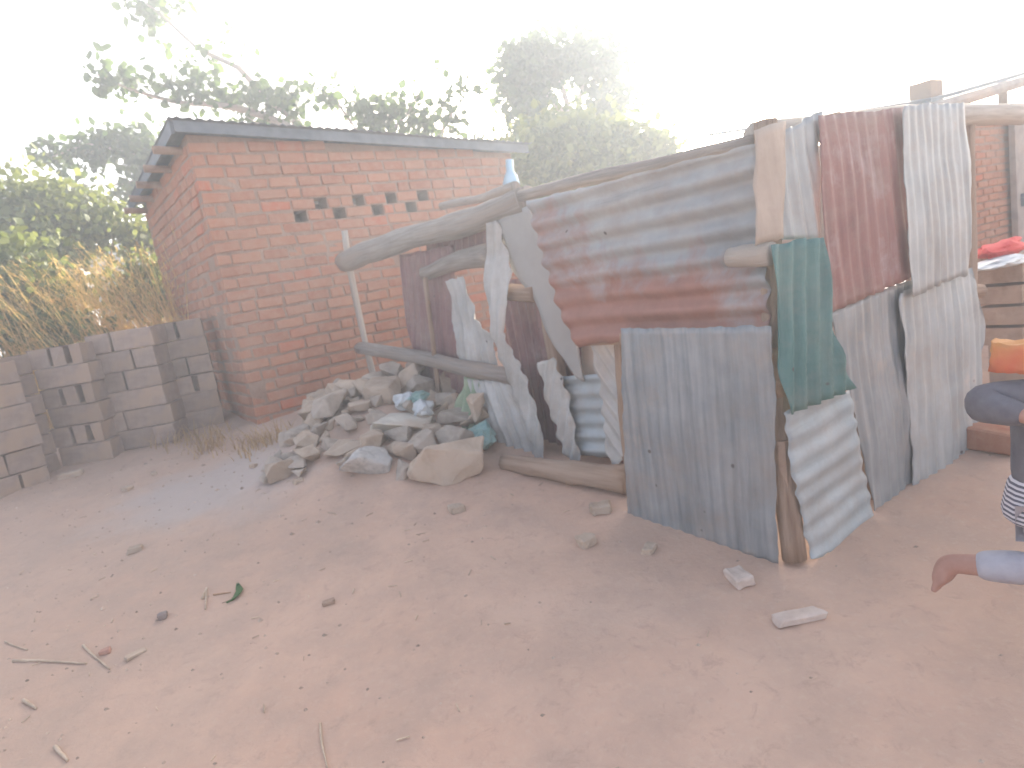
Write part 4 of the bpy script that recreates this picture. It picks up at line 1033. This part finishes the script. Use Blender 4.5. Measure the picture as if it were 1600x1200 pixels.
def skin(name, chains, mat, parent, sub=2):
    """chains: lists of (point, radius) sharing points by coordinate; the first point is the root"""
    idx = {}; vs = []; rad = []; es = []
    for ch in chains:
        prev = None
        for p, r in ch:
            k = tuple(round(c, 4) for c in p)
            if k not in idx: idx[k] = len(vs); vs.append(p); rad.append(r)
            if prev is not None and prev != idx[k]: es.append((prev, idx[k]))
            prev = idx[k]
    me = bpy.data.meshes.new(name); me.from_pydata([tuple(v) for v in vs], es, []); me.update()
    o = link(name, me, mat, parent)
    sk = o.modifiers.new('skin', 'SKIN')
    sk.use_smooth_shade = True
    for i, d in enumerate(me.skin_vertices[0].data):
        r = rad[i]; d.radius = (r, r) if not isinstance(r, tuple) else r
        d.use_root = (i == 0)
    ss = o.modifiers.new('subdivision', 'SUBSURF'); ss.levels = sub; ss.render_levels = sub
    return o
pel = (1.502,1.726,0.565); wst = (1.501,1.726,0.685); chs = (1.508,1.721,0.812); sho = (1.517,1.713,0.888); nek = (1.542,1.690,0.968); hd0 = (1.551,1.682,1.022); hd1 = (1.558,1.676,1.106)
shB = (1.431,1.656,0.910); elB = (1.277,1.712,0.922); wrB = (1.333,1.555,0.901); hnB = (1.354,1.523,0.893)
shF = (1.622,1.779,0.862); elF = (1.690,1.746,0.704); wrF = (1.750,1.666,0.791); hnF = (1.776,1.643,0.819)
hiB = (1.480,1.698,0.547); knB = (1.442,1.659,0.404); anB = (1.294,1.790,0.384); toB = (1.237,1.828,0.323)
heB = (1.260,1.821,0.380); hiF = (1.548,1.765,0.508); knF = (1.661,1.691,0.367); anF = (1.648,1.703,0.142); toF = (1.693,1.663,0.126)
def mid(a, b, t): return tuple(a[i] + (b[i] - a[i]) * t for i in range(3))
def hand(w, h, side):
    W = Vector(w); Hh_ = Vector(h); d = (Hh_ - W).normalized(); n_ = Vector((0, 0, 1)); sdv = d.cross(n_).normalized(); n_ = sdv.cross(d)
    ch = []
    for k, (o_, L) in enumerate(((-.020, .036), (-.007, .046), (.007, .050), (.020, .046))):
        a = Hh_ + sdv * o_
        b = a + d * L * .55 - n_ * .010; c_ = b + d * L * .35 - n_ * .026
        ch.append([(h, .020), (tuple(a), .010), (tuple(b), .0075), (tuple(c_), .006)])
    a = W.lerp(Hh_, .45) + sdv * side * .024
    ch.append([(h, .020), (tuple(a + d * .005), .010), (tuple(a + d * .026 + sdv * side * .012 - n_ * .012), .008)])
    return ch
def toes(t, h):
    T = Vector(t); d = Vector(t) - Vector(h); d.normalize()
    sdv = Vector(shF) - Vector(shB); sdv.z = 0; sdv = (sdv - d * sdv.dot(d)).normalized()
    return [[(t, .024), (tuple(T + sdv * o_ + d * .012), .011), (tuple(T + sdv * o_ + d * L), .009)] for o_, L in ((-.024, .040), (-.010, .038), (.003, .035), (.014, .031), (.024, .026))]
body = skin('body', [[(pel, .075), (wst, .068), (chs, .078), (sho, .06), (nek, .034), (hd0, .062), (hd1, .07)],
    [(sho, .06), (shB, .036), (mid(shB, elB, .5), .032), (elB, .028), (mid(elB, wrB, .5), .026), (wrB, .019), (hnB, .020)],
    [(sho, .06), (shF, .036), (elF, .028), (wrF, .019), (hnF, .020)],
    [(pel, .075), (hiB, .06), (mid(hiB, knB, .5), .052), (knB, .040), (mid(knB, anB, .35), .042), (anB, .034), (heB, .036), (mid(heB, toB, .5), .036), (toB, .030)],
    [(pel, .075), (hiF, .06), (mid(hiF, knF, .5), .052), (knF, .040), (mid(knF, anF, .35), .042), (anF, .026), (mid(anF, toF, .5), .028), (toF, .020)]] + toes(toB, heB) + toes(toF, anF) + hand(wrB, hnB, 1) + hand(wrF, hnF, -1), M_SKINF, child)
skin('jacket', [[(mid(pel, wst, .35), .094), (wst, .090), (chs, .095), (sho, .074)],
    [(sho, .074), (shB, .074), (mid(shB, elB, .5), .068), (elB, .06), (mid(elB, wrB, .55), .042), (mid(elB, wrB, .85), .034)],
    [(sho, .074), (shF, .056), (elF, .046), (mid(elF, wrF, .85), .034)]], M_TOP, child)
skin('striped_shirt', [[(mid(pel, wst, -.55), .130), (pel, .118), (mid(pel, wst, .5), .104), (mid(pel, wst, .95), .090)]], M_STRIPE, child)
skin('trousers', [[(pel, .080), (hiB, .066), (mid(hiB, knB, .5), .066), (knB, .056), (mid(knB, anB, .35), .056), (mid(knB, anB, .92), .046)],
    [(pel, .080), (hiF, .066), (mid(hiF, knF, .5), .066), (knF, .056), (mid(knF, anF, .35), .056), (mid(knF, anF, .92), .046)]], M_TROU, child, 3)
# head details: hair cap, face
hc = (Vector(hd0) + Vector(hd1)) / 2 + Z * .012; fw = Vector((math.cos(R(-30)), math.sin(R(-30)), 0)).normalized()
fw = (Vector(wrF) - Vector(shF)); fw.z = 0; fw.normalize()
bm = bmesh.new(); bmesh.ops.create_icosphere(bm, subdivisions=3, radius=.086)
bmesh.ops.delete(bm, geom=[v for v in bm.verts if v.co.normalized().dot((fw * .8 - Z * .6).normalized()) > .25], context='VERTS')
hr_ = bm_obj('hair', bm, M_HAIR, None, True); hr_.location = hc; hr_.parent = child; hr_.matrix_parent_inverse = world_of(child).inverted()
sd_ = Vector((-fw.y, fw.x, 0))
M_EYE = mat_simple('eye_white', (.7, .68, .65), (.75, .72, .7), 5, .3, 0, .001); M_LIP = mat_simple('lip', (.22, .08, .06), (.28, .1, .08), 9)
for s in (-1, 1):
    bm = bmesh.new(); bmesh.ops.create_icosphere(bm, subdivisions=2, radius=.011)
    e_ = bm_obj('eye', bm, M_EYE, None, True); e_.location = hc + fw * .072 + sd_ * s * .026 - Z * .012; e_.parent = child; e_.matrix_parent_inverse = world_of(child).inverted()
    bm = bmesh.new(); bmesh.ops.create_icosphere(bm, subdivisions=2, radius=.02)
    for v in bm.verts: v.co = v.co * .9; v.co.z *= 1.3
    e_ = bm_obj('ear', bm, M_SKIN, None, True); e_.location = hc + sd_ * s * .078 - Z * .02; e_.parent = child; e_.matrix_parent_inverse = world_of(child).inverted()
m = MB(); m.tube([hc + fw * .075 - Z * .01, hc + fw * .088 - Z * .03, hc + fw * .09 - Z * .036], [.006, .012, .009], 8)
m.build('nose', M_SKIN, child, True)
m = MB(); m.tube([hc + fw * .076 - Z * .06 - sd_ * .02, hc + fw * .082 - Z * .06, hc + fw * .076 - Z * .06 + sd_ * .02], [.004, .008, .004], 8)
m.build('mouth', M_LIP, child, True)
# bag carried on the child's back
bagp = Vector((1.384,1.697,1.043))
bm = bmesh.new(); bmesh.ops.create_cube(bm, size=1)
bmesh.ops.subdivide_edges(bm, edges=list(bm.edges), cuts=4, use_grid_fill=True)
for v in bm.verts:
    c_ = v.co.copy(); k = .80 + .2 * (1 - max(abs(c_.x), abs(c_.z)) * 2)
    v.co = Vector((c_.x * .09, c_.y * .07 * (k + .25), c_.z * .08)) + Vector((noise.noise(c_ * 3), noise.noise(c_ * 3 + Vector((5, 0, 0))), noise.noise(c_ * 3 + Vector((0, 9, 0))))) * .012
bag = bm_obj('shoulder_bag', bm, M_ORANGE, None, True); bag.location = bagp; bag.rotation_euler = (0, R(6), R(-40))
tag(bag, 'small orange bag slung behind the running child\'s shoulder', 'bag')
m = MB(); m.tube(subdiv([(1.371,1.682,1.016), (1.403,1.653,1.016), (1.432,1.614,0.985), (1.437,1.596,0.899)], 8), .012, 8)
st2 = m.build('strap', M_WBAG, bag, True)

# ------------------------------------------------------------------ dusty haze, added to stand in for lens glare
hz_m = bpy.data.materials.new('glare_haze'); hz_m.use_nodes = True
nt = hz_m.node_tree; nt.nodes.remove(nt.nodes['Principled BSDF'])
pv = N(nt, 'VolumePrincipled', {'Color': (.82, .91, 1.0, 1), 'Density': .017, 'Anisotropy': .30})
nt.links.new(pv.outputs[0], nt.nodes['Material Output'].inputs['Volume'])
hm = MB(); hm.box((-160, -160, -3), (320, 0, 0), (0, 320, 0), (0, 0, 13))
tag(hm.build('haze', hz_m), 'pale dusty haze added to stand in for lens glare', 'haze', kind='stuff')
